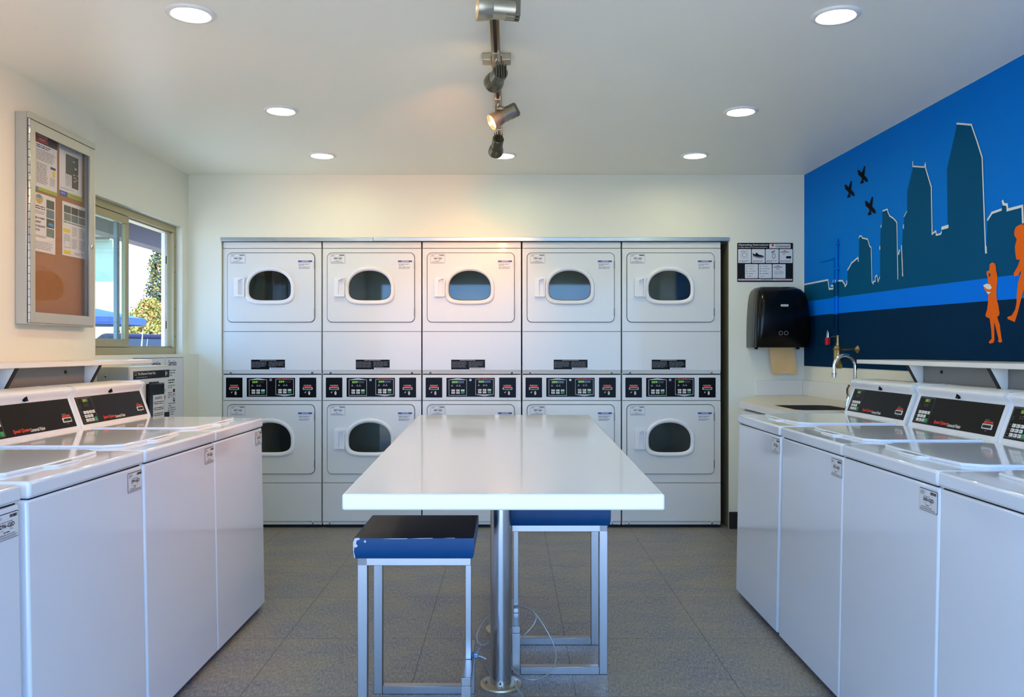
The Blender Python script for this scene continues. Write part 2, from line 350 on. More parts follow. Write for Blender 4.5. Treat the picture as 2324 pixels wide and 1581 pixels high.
g.flat(M2([(590, 310), (560, 330), (545, 370), (545, 410), (570, 450), (552, 520), (555, 580), (565, 650), (590, 655), (603, 650), (580, 720), (540, 790), (545, 820), (585, 810), (612, 760), (610, 800), (585, 880), (570, 1000), (568, 1080), (555, 1150), (520, 1210), (475, 1225), (480, 1245), (550, 1275), (580, 1180), (605, 1080), (625, 1000), (650, 930),
   (680, 1000), (700, 1120), (720, 1280), (780, 1290), (765, 1120), (750, 960), (740, 800), (780, 760), (770, 600), (730, 500), (690, 440), (700, 370), (660, 315), (620, 300)])[::-1], FR, .0042, MORANGE)
g.build('mural', wr)
# shallow boxed-in service panel and conduit, painted along with the mural
g = MB()
def band(u0, u1, h, z0, z1, hh0=0):
    g.slab(FR, u0, z0, u1, z1, 0, h, NAVY if z1 <= 1.4445 else WATER if z1 <= 1.5575 else TEAL if z1 <= 1.6445 else SKYB)
u_a, u_b = wr_px(1862, 600)[0], wr_px(1896, 600)[0]
for z0, z1 in ((1.36, 1.444), (1.444, 1.557), (1.557, 1.644), (1.644, 1.80)): band(u_b-.006, u_b, .011, z0, z1)
band(u_a, u_b-.0065, .008, 1.793, 1.799)
g.build('service_panel', wr)
g = MB()
cu = wr_px(1903, 600)[0]
for z0, z1, m in ((1.275, 1.444, NAVY), (1.444, 1.557, WATER), (1.557, 1.644, TEAL), (1.644, 1.91, SKYB)):
    g.cyl(FR.p(cu, z0, .010), FR.p(cu, z1, .010), .007, m, 14)
for z in (1.72, 1.875): g.slab(FR, cu-.02, z, cu+.02, z+.014, 0, .02, SKYB, .002, 1)
o = g.build('conduit_pipe'); tag(o, 'thin vertical pipe painted in the mural colours beside the red padlock', 'pipe')
k = thing('padlock', FR.p(wr_px(1889, 746)[0], 1.28, .03), 'small red padlock with steel shackle on the dark blue wall', 'padlock')
F0 = Frame((0, 0, 0), FR.u, FR.v)
g = MB(); g.slab(F0, -.017, -.025, .017, .022, -.012, .012, REDM, .005); g.build('lock_body', k)
g = MB(); g.tube([F0.p(-.010, .018), F0.p(-.010, .05), F0.p(-.006, .062), F0.p(0, .066), F0.p(.006, .062), F0.p(.010, .05), F0.p(.010, .018)], .0035, CHROME); g.build('shackle', k)

# window in the left wall
win = struct(thing('window_1', (-2.27, (W0+W1)/2, WZ0), None, None))
hw, hh = (W1-W0)/2, WZ1-WZ0
FW = Frame((0, 0, 0), (0, 1, 0), (0, 0, 1))
def rectframe(mb, y0, y1, z0, z1, w, h0, h1, m, bev=.002):
    mb.slab(FW, y0, z0, y1, z0+w, h0, h1, m, bev); mb.slab(FW, y0, z1-w, y1, z1, h0, h1, m, bev)
    mb.slab(FW, y0, z0+w, y0+w, z1-w, h0, h1, m, bev); mb.slab(FW, y1-w, z0+w, y1, z1-w, h0, h1, m, bev)
g = MB(); rectframe(g, -hw, hw, 0, hh, .042, -.055, .03, TAN); g.slab(FW, -hw+.042, .042, hw-.042, .052, -.04, .012, TAN); g.slab(FW, -hw+.042, hh-.052, hw-.042, hh-.042, -.04, .012, TAN)
for z in (.12, .3, .55, .72): g.cyl((.0302, hw-.021, z), (.031, hw-.021, z), .004, BLK, 8)
g.build('window_frame', win)
ym = 4.93-(W0+W1)/2
fo = bpy.data.objects.new('fixed_sash', None); COL.objects.link(fo); fo.parent = win
g = MB(); rectframe(g, -hw+.04, ym+.03, .045, hh-.045, .045, .004, .028, TAN); g.build('sash_frame', fo)
g = MB(); g.box(.012, .017, -hw+.08, ym-.01, .085, hh-.085, GLASSW); g.build('glass_pane', fo)
so = bpy.data.objects.new('sliding_sash', None); COL.objects.link(so); so.parent = win
g = MB(); rectframe(g, ym-.34, ym+.0, .05, hh-.05, .032, -.035, -.012, mat('grey_alu', (120, 126, 128), .4, .6)); g.build('sash_frame', so)
g = MB(); g.box(-.026, -.021, ym-.31, ym-.03, .08, hh-.08, GLASSW); g.build('glass_pane', so)
g = MB(); g.slab(FW, hw-.10, .05, hw-.085, hh-.05, -.03, -.005, PLAST, .002); g.slab(FW, hw-.075, .05, hw-.066, hh-.05, -.03, -.005, PLAST, .002)
for z in (.17, .6): g.slab(FW, hw-.085, z, hw-.075, z+.05, -.02, -.004, BLK, .001)
g.build('screen_track', win)

# recessed downlights and the lamps' own light
def downlight(x, y, label):
    t = thing('recessed_downlight', (x, y, ZC), label, 'ceiling light', 'round recessed ceiling lights')
    g = MB(); n = 40
    prof = [(.086, 0), (.086, -.003), (.080, -.008), (.070, -.009), (.064, -.006), (.063, 0)]
    g.loft([[(r*math.cos(2*PI*i/n), r*math.sin(2*PI*i/n), z) for i in range(n)] for r, z in prof], PLAST, cap=False); g.build('trim_ring', t)
    g = MB(); g.add([(.0635*math.cos(2*PI*i/n), .0635*math.sin(2*PI*i/n), -.0015) for i in range(n)], [tuple(range(n))[::-1]], LENS); g.build('lens', t)
    return t
for px, py, lab in ((433, 30, 'large bright round downlight at upper left, nearest on the window side'), (638, 250, 'round downlight between the nearest and farthest ones on the window side'), (731, 352, 'small round downlight near the back wall above the second dryer from left'),
                    (1897, 34, 'large bright round downlight nearest on the blue mural side'), (1681, 252, 'round downlight in the middle of the mural side row'), (1577, 352, 'small round downlight near the back wall on the mural side'), (1142, 352, 'round downlight half hidden behind the last track spotlight')):
    s = (VY-py)/(ZC-CAMZ); downlight((px-VX)/s, FPX/s, lab)

# track lighting
TX, TZ = -.052, 2.372
tr = thing('ceiling_track', (TX, 3.3, ZC), 'long narrow bronze track rail hanging below the middle of the ceiling', 'light track')
g = MB(); g.box(-.017, .017, -1.15, 1.38, TZ-ZC-.012, TZ-ZC+.012, BRASS, .002); g.box(-.006, .006, -1.14, 1.37, TZ-ZC-.0135, TZ-ZC-.0118, SEAM); g.build('rail', tr)
g = MB(); g.box(-.058, .058, .10, .165, -.012, 0, NICKEL, .003); g.box(-.02, .02, .11, .15, -.05, -.01, NICKEL, .003); g.box(-.058, -.02, .10, .165, -.03, -.006, NICKEL, .003); g.box(.02, .058, .10, .165, -.03, -.006, NICKEL, .003); g.build('ceiling_bracket', tr)
for y in (-.78, 1.2):
    g = MB(); g.cyl((0, y, TZ-ZC+.01), (0, y, 0), .007, NICKEL, 10); g.build('hanger', tr)
DARKN = mat('dark_bronze', (112, 106, 90), .34, .8, var=.08)  # darker bronze for two housings, the fins and unlit bulbs
def spot(y, front, back, label, lit, power, metal, ang=70):
    front, back = V(front), V(back); ax = (front-back).normalized(); L_ = (front-back).length
    root = V((TX, y, TZ-.012)); t = thing('track_spotlight', root, label, 'spotlight', 'spotlights on the ceiling track')
    b, f = back-root, front-root
    g = MB(); g.lathe(b, ax, [(0, .026), (.003, .029), (L_*.58, .029), (L_*.58, .031), (L_*.6, .031)], metal, 28); g.build('housing', t, 30)
    side = ax.cross(V((0, 0, 1))).normalized(); up = side.cross(ax)
    g = MB()
    for k in range(-2, 3):
        c = b+side*(k*.0095); hh_ = math.sqrt(max(.0295**2-(k*.0095)**2, 0))
        F = Frame(c, ax, up); g.slab(F, -.012, -hh_, .03, hh_+.004, -.0016, .0016, DARKN)
    g.build('cooling_fins', t)
    g = MB(); g.lathe(b+ax*L_*.58, ax, [(0, .030), (L_*.18, .036), (L_*.34, .0385), (L_*.42, .0385), (L_*.42, .035), (L_*.36, .033), (L_*.2, .02)], metal, 30, cap=False); g.build('reflector', t, 40)
    g = MB(); g.lathe(b+ax*L_*.86, ax, [(0, .012), (.004, .030)], BULB if lit else DARKN, 26); g.build('bulb', t)
    g = MB(); mid = b+ax*L_*.3+up*.03
    g.box(-.015, .015, -.055, .03, -.008, .006, NICKEL, .002); g.tube([(0, 0, -.005), (0, 0, -.03), mid*.5+V((0, 0, -.012)), mid, b+ax*L_*.3], .007, NICKEL); g.build('swivel_arm', t)
    if lit:
        l = bpy.data.lights.new('spot', 'SPOT'); l.energy = power; l.color = (1, .36, .06); l.spot_size = math.radians(ang); l.spot_blend = .9; l.shadow_soft_size = .03
        lo = bpy.data.objects.new('spot_light', l); COL.objects.link(lo); lo.location = front+ax*.012; lo.rotation_euler = ax.to_track_quat('-Z', 'Y').to_euler()
    return t
spot(2.62, (-.093, 2.44, 2.215), (.017, 2.46, 2.213), 'nickel spotlight cut off at top of picture, pointing left, lens lit', True, 18, NICKEL)
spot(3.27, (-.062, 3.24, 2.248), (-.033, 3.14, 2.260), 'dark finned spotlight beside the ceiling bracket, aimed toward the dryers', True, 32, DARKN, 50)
spot(3.86, (-.080, 3.73, 2.230), (.022, 3.765, 2.292), 'shiny lit spotlight between two dark ones, pointing down left', True, 38, NICKEL, 90)
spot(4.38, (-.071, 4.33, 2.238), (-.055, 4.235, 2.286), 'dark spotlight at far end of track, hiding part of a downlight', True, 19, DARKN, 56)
# ---------------------------------------------------------------- machine stickers
def number_sticker(F, num, x0, y0, w, h, parent, name='number_sticker', barcode=True):
    g = MB(); e = .0006
    g.prism(rrect(x0, y0, x0+w, y0+h, h*.08, 3), F, 0, e, PRINTK)
    g.prism(rrect(x0+.0012, y0+.0012, x0+w-.0012, y0+h-.0018, h*.07, 3), F, e*.5, e*1.6, STICK); k = e*2.2
    g.text(F, 'CSC', x0+w*.06, y0+h*.79, w*.19, h*.10, k, NAVYP, .15)
    g.flat([(x0+w*(.285+a*.02), y0+h*(.84+b*.07)) for a, b in ((0, -1), (1, .2), (.2, 1), (-.6, .1))], F, k, CYANP)
    g.micro(F, x0+w*.06, y0+h*.72, x0+w*.26, y0+h*.76, 1, k, PRINTG, .6)
    x = x0+w*.62
    while x < x0+w*.94:
        d = w*rng.choice((.008, .014, .02)); g.rect(F, x, y0+h*.80, x+d, y0+h*.92, k, PRINTK); x += d+w*rng.choice((.006, .01))
    g.micro(F, x0+w*.25, y0+h*.655, x0+w*.78, y0+h*.685, 1, k, PRINTK, .7)
    g.text(F, num, x0+w*.22, y0+h*.405, w*.60, h*.215, k, PRINTK)
    g.micro(F, x0+w*.27, y0+h*.35, x0+w*.43, y0+h*.375, 1, k, PRINTK, .7); g.micro(F, x0+w*.62, y0+h*.35, x0+w*.80, y0+h*.375, 1, k, PRINTK, .7)
    g.micro(F, x0+w*.37, y0+h*.25, x0+w*.68, y0+h*.31, 1, k, PRINTK, .6)
    g.micro(F, x0+w*.12, y0+h*.17, x0+w*.88, y0+h*.205, 1, k, PRINTK, .7)
    g.micro(F, x0+w*.06, y0+h*.05, x0+w*.95, y0+h*.14, 3, k, PRINTG, .6, False)
    return g.build(name, parent)

# ---------------------------------------------------------------- top-load washers
WW = .3215
def make_washer():
    t = thing('washing_machine', (0, 0, 0), 'x', 'washing machine', 'white top loading washers')
    g = MB(); g.hexa([(-WW, -.014, .022), (WW, -.014, .022), (WW, .69, .022), (-WW, .69, .022), (-WW, .002, .8545), (WW, .002, .8545), (WW, .69, .8545), (-WW, .69, .8545)], GLOSSW, .008, 4)
    g.box(-WW+.012, WW-.012, .006, .68, .85, .8605, SEAM); g.build('cabinet', t)
    g = MB(); g.box(-WW, WW, -.004, .70, .8575, .90, GLOSSW, .009, 4); g.build('top_cover', t)
    lid = MB(); FZ = Frame((0, 0, 0), (1, 0, 0), (0, 1, 0))
    lid.prism([(-.275, .515), (-.275, .155), (-.235, .105), (-.10, .095), (.10, .095), (.235, .105), (.275, .155), (.275, .515)], FZ, .8985, .9095, GLOSSW, .005, 3); lo = lid.build('lid', t)
    g = MB(); g.prism([(-.085, .10), (-.06, .068), (.06, .068), (.085, .10)], FZ, .8985, .9065, GLOSSW, .0035, 3); g.prism([(-.05, .086), (-.04, .076), (.04, .076), (.05, .086)], FZ, .9065, .9067, PRINTG); g.build('lid_handle', lo)
    # console: profile (y, z) run across the machine
    prof = [(.530, .8985), (.533, .916), (.575, 1.034), (.572, 1.044), (.562, 1.056), (.561, 1.064), (.568, 1.072), (.585, 1.076), (.70, 1.078), (.70, .8985)]
    con = MB(); con.loft([[(x, y, z) for y, z in prof] for x in (-WW+.001, WW-.001)], PLAST, smooth=False)
    for x in (-WW-.0005, WW-.0125):     # moulded end caps a little proud of the middle
        con.loft([[(xx, .615+(y-.615)*1.02-.001, .985+(z-.985)*1.012) for y, z in prof] for xx in (x, x+.013)], GLOSSW, smooth=False)
    co = con.build('console', t, 40)
    FC = Frame((0, .533, .916), (1, 0, 0), V((0, .042, .118)))
    H = .1253; g = MB()
    g.slab(FC, -.296, .006, .296, H-.004, -.001, .002, BLK, .0008, 1); k = .0026
    g.frame(FC, -.29, .012, -.172, H-.008, .0014, k, PRINTG)
    g.rect(FC, -.247, .098, -.205, .112, k, LCD)
    g.text(FC, '2.00', -.244, .1005, .022, .009, k+.0003, LEDG)
    for ix in range(3):
        for iy in range(2): g.rect(FC, -.243+ix*.013, .080+iy*.007, -.2385+ix*.013, .083+iy*.007, k, PRINTG)
    for iy in range(2): g.rect(FC, -.279, .074+iy*.008, -.275, .077+iy*.008, k, PRINTG)
    for r in range(3): g.rect(FC, -.284, .0565-r*.0165, -.276, .058-r*.0165, k, PRINTG)
    g.text(FC, 'Speed Queen', -.125, .0125, .098, .018, k, REDP, .2)
    g.text(FC, 'Commercial Washer', -.022, .0125, .096, .0135, k, WPRINT, .1)
    g.micro(FC, .214, .0585, .262, .063, 1, k, PRINTG, .7); g.flat([(.214, .0565), (.240, .0475), (.264, .0565)], FC, k, REDP)
    g.rect(FC, .211, .049, .267, .056, k, REDP)
    g.slab(FC, .207, .027, .270, .046, .001, .004, WPRINT, .0008, 1); g.rect(FC, .212, .031, .265, .042, .0044, SEAM)
    g.micro(FC, .232, .018, .246, .024, 2, k, PRINTG, .5)
    fo = g.build('control_fascia', co)
    g = MB()
    for r in range(3):
        for c in range(4):
            if c == 3 and r == 1: continue
            x, y = -.268+c*.0235, .0485-r*.0165
            if c == 3 and r == 2: g.slab(FC, x-.001, y-.001, x+.019, y+.015, .001, .0045, GREENP, .001, 1); continue
            g.slab(FC, x, y, x+.018, y+.0125, .001, .004, BTN, .001, 1); g.micro(FC, x+.004, y+.004, x+.014, y+.0085, 1, .0044, PRINTK, .6)
    g.build('keypad', co)
    g = MB(); g.lathe((0, .574, 1.046), (0, -1, -.1), [(0, .010), (.008, .010), (.009, .008)], BLKG, 14); g.prism([(-.012, -.009), (.012, -.009), (0, .012)], Frame((0, .566, 1.046), (1, 0, 0), (0, 0, 1)), .001, .004, BLKG, .002); g.build('key_lock', co)
    g = MB()
    g.cyl((-.25, .06, 0), (-.25, .06, .024), .018, BLK, 12); ft = g.build('leveling_foot', t)
    for x, y in ((.5, 0), (0, .56), (.5, .56)):
        c = ft.copy(); COL.objects.link(c); c.parent = t; c.location = (x, y, 0)
    return t
FWASH = Frame((0, 0, 0), (1, 0, 0), V((0, .016, .8325)))
wash = make_washer()
def place_washer(i, loc, rz, num, lab):
    o = wash if i == 0 else dup(wash, None, ('number_sticker',))
    o.location = loc; o.rotation_euler.z = rz; o['label'] = lab
    number_sticker(Frame((0, .0015, .8545), (1, 0, 0), V((0, .016, .8325))), num, .217, -.075, .098, .061, o)
    return o
for i, (d, x, num, lab) in enumerate(((3.994, -1.173, '294-GJD', 'white top loading washer farthest along the window side row, near the dryers'), (3.348, -1.173, '297-GJD', 'white washer with sticker 297-GJD, second from the dryers on the window side'),
                                      (2.693, -1.173, '299-GJD', 'white washer with sticker 299-GJD, third from the dryers on the window side'), (2.017, -1.172, '296-GJD', 'white washer with sticker 296-GJD, nearest one at the left picture edge'))):
    place_washer(i, (x, d-WW, 0), PI/2, num, lab)
for d, x, num, lab in ((4.212, 1.147, '293-GJD', 'white top loading washer beside the sink counter on the mural side'), (3.530, 1.143, '295-GJD', 'white washer with sticker 295-GJD, second from the sink counter'),
                       (2.884, 1.143, '300-GJD', 'white washer with sticker 300-GJD, third from the sink counter'), (2.236, 1.143, '298-GJD', 'white washer nearest the camera at the right picture edge')):
    place_washer(1, (x, d-WW, 0), -PI/2, num, lab)

# ---------------------------------------------------------------- stacked dryers
DW = .3385; FD = Frame((0, 0, 0), (1, 0, 0), (0, 0, 1)); YD = 5.79
def dshape(a, zt, zb, cx, n=48):
    zc = zb+(zt-zb)*.42; out = []
    for i in range(n):
        t = 2*PI*(i+.5)/n; c, s_ = math.cos(t), math.sin(t)
        if s_ > 0: out.append((cx+a*math.copysign(abs(c)**.92, c), zc+(zt-zc)*abs(s_)**.92))
        else: out.append((cx+a*math.copysign(abs(c)**.52, c), zc-(zc-zb)*abs(s_)**.52))
    return out
def make_door(parent, dz, upper):
    F = Frame((0, 0, dz), (1, 0, 0), (0, 0, 1)); cx = -.0135
    g = MB(); hole = dshape(.150, 1.776, 1.556, cx)
    g.plate(F, rrect(-.3045, 1.4165, .2915, 1.8895, .032), hole, .001, .007, WHITE)
    g.ring(F, rrect(-.3085, 1.4125, .2955, 1.8935, .035), rrect(-.3035, 1.4175, .2905, 1.8885, .031), .0015, SEAM)
    d = g.build('dryer_door', parent)
    g = MB(); n = 48
    rings = [(dshape(.172, 1.797, 1.533, cx), .0065), (dshape(.171, 1.796, 1.534, cx), .014), (dshape(.165, 1.790, 1.540, cx), .021), (dshape(.155, 1.780, 1.550, cx), .021), (dshape(.1455, 1.7685, 1.5625, cx), .014), (dshape(.1435, 1.7665, 1.5645, cx), .004)]
    g.loft([[F.p(x, y, h) for x, y in r] for r, h in rings], PLAST, cap=False); g.build('window_ring', d, 50)
    g = MB(); gl = dshape(.1445, 1.7675, 1.5635, cx); g.prism(gl, F, .003, .006, GLASSD); g.ring(F, gl, dshape(.1415, 1.7645, 1.5665, cx), .0066, SEAM); g.build('window_glass', d)
    g = MB(); x0, x1, z0, z1 = -.256, -.184, 1.588, 1.720
    g.plate(F, rrect(x0, z0, x1, z1, .006, 3), [(-.226, 1.604), (-.192, 1.596), (-.192, 1.714), (-.226, 1.700)], .007, .030, PLAST)
    g.add([F.p(*q) for q in ((-.226, 1.604, .0085), (-.226, 1.700, .0085), (-.192, 1.714, .0075), (-.192, 1.596, .0075))], [(0, 3, 2, 1)], PLAST); g.build('door_handle', d)
    g = MB(); x0, x1, z1 = .180, .277, 1.838
    g.rect(F, x0, z1-.062, x1, z1, .0074, STICK); g.rect(F, x0, z1-.011, x1, z1, .008, BLUEP); g.text(F, 'NOTICE', x0+.026, z1-.0095, .046, .008, .0086, WPRINT)
    g.micro(F, x0+.002, z1-.018, x1-.002, z1-.014, 1, .008, PRINTG, .6, False); g.micro(F, x0+.005, z1-.037, x1-.008, z1-.023, 2, .008, PRINTG, .5); g.micro(F, x0+.005, z1-.058, x1-.008, z1-.042, 3, .008, PRINTG, .5); g.build('notice_sticker', d)
    for z in (1.455, 1.78):
        g = MB(); g.slab(F, .2895, z, .2965, z+.055, .001, .0085, mat('hinge_grey', (120, 120, 120), .4, .6), .001, 1); g.build('door_hinge', d)
    return d
def reader(parent, x0, x1, z0, z1):
    g = MB(); g.slab(FD, x0-.004, z0-.004, x1+.004, z1+.004, .0, .0025, PLAST, .001, 1); g.slab(FD, x0, z0, x1, z1, .001, .0045, BLK, .001, 1); k = .005
    xc = (x0+x1)/2; zc = z0+(z1-z0)*.45
    g.slab(FD, xc-.033, zc-.008, xc+.033, zc+.008, .0045, .0075, WPRINT, .001, 1); g.rect(FD, xc-.028, zc-.0045, xc+.028, zc+.0045, .008, SEAM)
    g.micro(FD, xc-.028, zc+.021, xc+.028, zc+.025, 1, k, WPRINT, .6, False); g.flat([(xc-.033, zc+.0195), (xc-.018, zc+.011), (xc+.018, zc+.011), (xc+.033, zc+.0195)], FD, k, REDP)
    g.flat([(xc-.022, zc-.030), (xc-.017, zc-.032), (xc-.012, zc-.022), (xc-.016, zc-.020)], FD, k, WPRINT)
    g.flat([(xc+.003, zc-.026), (xc+.005, zc-.043), (xc+.015, zc-.043), (xc+.017, zc-.026), (xc+.010, zc-.016)], FD, k, WPRINT); g.stroke(FD, [(xc+.010, zc-.026), (xc+.010, zc-.034)], .002, k+.0004, PRINTK)
    g.micro(FD, xc-.008, zc-.0165, xc+.008, zc-.014, 1, k, PRINTG, .5); g.build('card_reader', parent)
def module(g, x0, x1, z0, z1, up):
    k = .0052; W = .003; xc = (x0+x1)/2
    g.stroke(FD, [(x0, z0), (x0, z1), (x1, z1), (x1, z0), (x0, z0)], W*.75, k, WPRINT)
    if up: g.flat([(x0, z1), (x1, z1), (xc, z1+.010)], FD, k, WPRINT); g.rect(FD, xc-.009, z1+.0022, xc+.009, z1+.0042, k+.0004, PRINTK)
    else:
        g.flat([(x1, z0), (x0, z0), (xc, z0-.010)], FD, k, WPRINT); g.rect(FD, xc-.009, z0-.0045, xc+.009, z0-.0025, k+.0004, PRINTK)
        g.rect(FD, x0+.014, z1-.003, x1-.014, z1+.003, k+.0002, BLK); g.text(FD, 'Speed Queen', x0+.017, z1-.004, x1-x0-.034, .011, k+.0005, REDP, .15)
    g.rect(FD, x0+.018, z1-.024, x1-.018, z1-.008, k, mat('display_window', (26, 26, 22), .25, var=0)); g.text(FD, '259', x0+.021, z1-.0225, .037, .013, k+.0004, LEDG)
    for dx in (.022, .057, .074): g.flat([(x0+dx-.008, z1-.046), (x0+dx+.008, z1-.046), (x0+dx, z1-.031)], FD, k, PRINTG)
    for r in range(2):
        for c in range(3):
            x, z = x0+.017+c*.033, z1-.080-r*.0165
            g.slab(FD, x, z, x+.024, z+.013, .0045, .007, GREENP if (r, c) == (1, 2) else BTN, .001, 1)
            if (r, c) != (1, 2): g.micro(FD, x+.005, z+.004, x+.019, z+.009, 1, .0074, PRINTK, .6)
def make_dryer():
    t = thing('stacked_dryer', (0, 0, 0), 'x', 'clothes dryer', 'white stacked dryers along the back wall')
    b = MB()
    b.box(-DW, -DW+.012, .012, .70, .02, 1.964, WHITE); b.box(DW-.012, DW, .012, .70, .02, 1.964, WHITE); b.box(-DW, DW, .012, .70, 1.952, 1.964, WHITE); b.box(-DW, DW, .69, .70, .02, 1.964, WHITE)
    b.box(-DW+.004, DW-.004, .03, .69, 0, .03, SEAM)
    for z in (1.922, 1.3505, 1.0545, .8755, .3105): b.box(-DW+.003, DW-.003, .006, .02, z-.006, z+.006, SEAM)
    b.build('cabinet', t)
    g = MB(); g.box(-DW, DW, -.002, .02, 1.9235, 1.966, WHITE, .004); g.build('top_cap', t)
    holeU = dshape(.158, 1.783, 1.548, -.0135)
    for nm, z0, z1, dz in (('upper_front', 1.352, 1.9205, 0), ('lower_front', .312, .874, -1.043)):
        g = MB(); g.plate(FD, rrect(-DW, z0, DW, z1, .004, 2), [(x, z+dz) for x, z in holeU], -.012, 0, WHITE); g.build(nm, t)
        F = Frame((0, 0, 1.665+dz), (1, 0, 0), (0, 0, 1)); g = MB(); n = 32
        g.lathe((-.0135, .02, 1.665+dz), (0, 1, 0), [(0, .16), (.03, .27), (.50, .27)], DRUM, n, cap=False)
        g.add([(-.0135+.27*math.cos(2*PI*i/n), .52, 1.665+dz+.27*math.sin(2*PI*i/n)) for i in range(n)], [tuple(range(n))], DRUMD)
        for q in range(3):
            a = .5+q*2*PI/3; c, s_ = math.cos(a), math.sin(a)
            g.tube([(-.0135+.262*c, .06, 1.665+dz+.262*s_), (-.0135+.235*c, .1, 1.665+dz+.235*s_), (-.0135+.235*c, .46, 1.665+dz+.235*s_), (-.0135+.262*c, .5, 1.665+dz+.262*s_)], .03, DRUM, 10)
        g.build('drum', t, 40)
    make_door(t, 0, True); make_door(t, -1.043, False)
    g = MB(); prof = [(.02, 1.3485), (-.001, 1.3485), (-.001, 1.087), (.007, 1.064), (.007, 1.0565), (.02, 1.0565)]
    g.loft([[(x, y, z) for y, z in prof] for x in (DW, -DW)], WHITE, smooth=False)
    for x in (-.285, .275): g.lathe((x, .004, 1.069), (0, -1, -.25), [(0, .009), (.006, .009), (.007, .006)], STEEL, 12); g.flat([(x-.02, 1.062), (x+.02, 1.062), (x, 1.084)], Frame((0, .0012, 0), (1, 0, 0), (0, 0, 1)), 0, PLAST)
    g.build('access_panel', t)
    g = MB(); g.box(-DW, DW, -.001, .02, .877, 1.0525, WHITE, .003); cp = g.build('control_panel', t)
    reader(cp, -.317, -.203, .897, 1.034); reader(cp, .188, .304, .897, 1.034)
    g = MB(); g.slab(FD, -.180, .896, .164, 1.037, 0, .002, PLAST, .001, 1); g.slab(FD, -.1745, .902, .1585, 1.0325, .001, .0045, BLK, .001, 1)
    module(g, -.1566, -.0353, .911, 1.019, True); module(g, .0262, .1485, .917, 1.022, False)
    g.lathe((-.009, -.004, 1.017), (0, -1, 0), [(0, .009), (.004, .009), (.0045, .006)], STEEL, 14); g.rect(FD, -.0105, 1.0125, -.0075, 1.0215, .0095, SEAM); g.build('display_fascia', cp)
    g = MB(); prof = [(.02, .3085), (-.001, .3085), (-.001, .048), (.007, .038), (.007, .0226), (.02, .0226)]
    g.loft([[(x, y, z) for y, z in prof] for x in (DW, -DW)], WHITE, smooth=False)
    for x in (-.29, .28): g.lathe((x, .005, .034), (0, -1, 0), [(0, .009), (.006, .009), (.007, .006)], STEEL, 12); g.flat([(x-.022, .027), (x+.022, .027), (x, .05)], Frame((0, -.0012, 0), (1, 0, 0), (0, 0, 1)), 0, PLAST)
    g.build('kick_panel', t)
    return t
dry = make_dryer(); PITCH = .6866
def plate_label(parent, x0):
    g = MB(); z0, z1 = 1.090, 1.157; w = .233; h = .0012
    g.slab(FD, x0, z0, x0+w, z1, .0005, .0016, BLK); k = .0022
    g.micro(FD, x0+.06, z1-.007, x0+w-.06, z1-.003, 1, k, WPRINT, .6, False)
    g.micro(FD, x0+.004, z0+.012, x0+w*.48, z1-.012, 7, k, PRINTG, .35); g.micro(FD, x0+w*.52, z0+.016, x0+w-.004, z1-.012, 6, k, PRINTG, .35)
    g.rect(FD, x0+w*.54, z0+.001, x0+w-.002, z0+.012, k, STICK); g.micro(FD, x0+w*.58, z0+.003, x0+w*.96, z0+.010, 2, k+.0005, PRINTK, .4, False); g.build('instruction_plate', parent)
names = ('leftmost of five', 'second from left', 'middle of five', 'fourth from left', 'rightmost, beside the metal jamb')
for i, (up, lo_, off) in enumerate((('288', '287', 64), ('284', '283', 75), ('286', '285', 65), ('290', '289', 71), ('292', '291', 67))):
    o = dry if i == 0 else dup(dry, None, ('number_sticker', 'instruction_plate'))
    o.location = ((506-VX)/329.9+DW+i*PITCH, YD, 0)
    o['label'] = 'white two-door stacked dryer numbered %s and %s, %s' % (up, lo_, names[i])
    ds = [c for c in o.children if c.name.startswith('dryer_door')]
    ds.sort(key=lambda c: -max(v.co.z for v in c.data.vertices))
    for d, dz, num in ((ds[0], 0, up), (ds[1], -1.043, lo_)):
        number_sticker(Frame((0, -.007, dz), (1, 0, 0), (0, 0, 1)), num+'-GJD', -.284, 1.818, .100, .064, d)
    ap = [c for c in o.children if c.name.startswith('access_panel')][0]
    plate_label(ap, off/329.9-DW)
# ---------------------------------------------------------------- table
tb = thing('laundry_table', (-.03, 3.375, 0), 'long white table on two steel posts in the middle of the room', 'table')
ty, tx = 3.375, -.03
def tpt(x, y, z): return (x-tx, y-ty, z)
c4 = [(-.438, 2.20, .8444), (.4067, 2.20, .8444), (.429, 4.53, .8737), (-.491, 4.53, .8737)]
g = MB(); g.hexa([tpt(x, y, z-.0426) for x, y, z in c4]+[tpt(*q) for q in c4], TABLEW, .006, 4); g.build('tabletop', tb)
for d, x in ((3.075, -.032), (3.68, -.027)):
    zt = .8444+(d-2.2)/2.33*.0293-.0426
    g = MB(); g.lathe(tpt(x, d, .008), (0, 0, 1), [(0, .0375), (zt-.008, .0375)], STEELT, 40); p = g.build('table_post', tb)
    g = MB(); g.lathe(tpt(x, d, 0), (0, 0, 1), [(0, .077), (.006, .077), (.009, .072), (.009, .037)], mat('stained_steel', (190, 172, 140), .35, .7, var=.15, scale=30), 40); bp = g.build('base_plate', tb)
    for k in range(4):
        a = PI/4*0+k*PI/2; g = MB(); cx, cy = x+.057*math.cos(a), d+.057*math.sin(a)
        g.lathe(tpt(cx, cy, .008), (0, 0, 1), [(0, .010), (.003, .010), (.003, .007), (.009, .006)], STEEL, 6, smooth=False); g.build('bolt', bp)

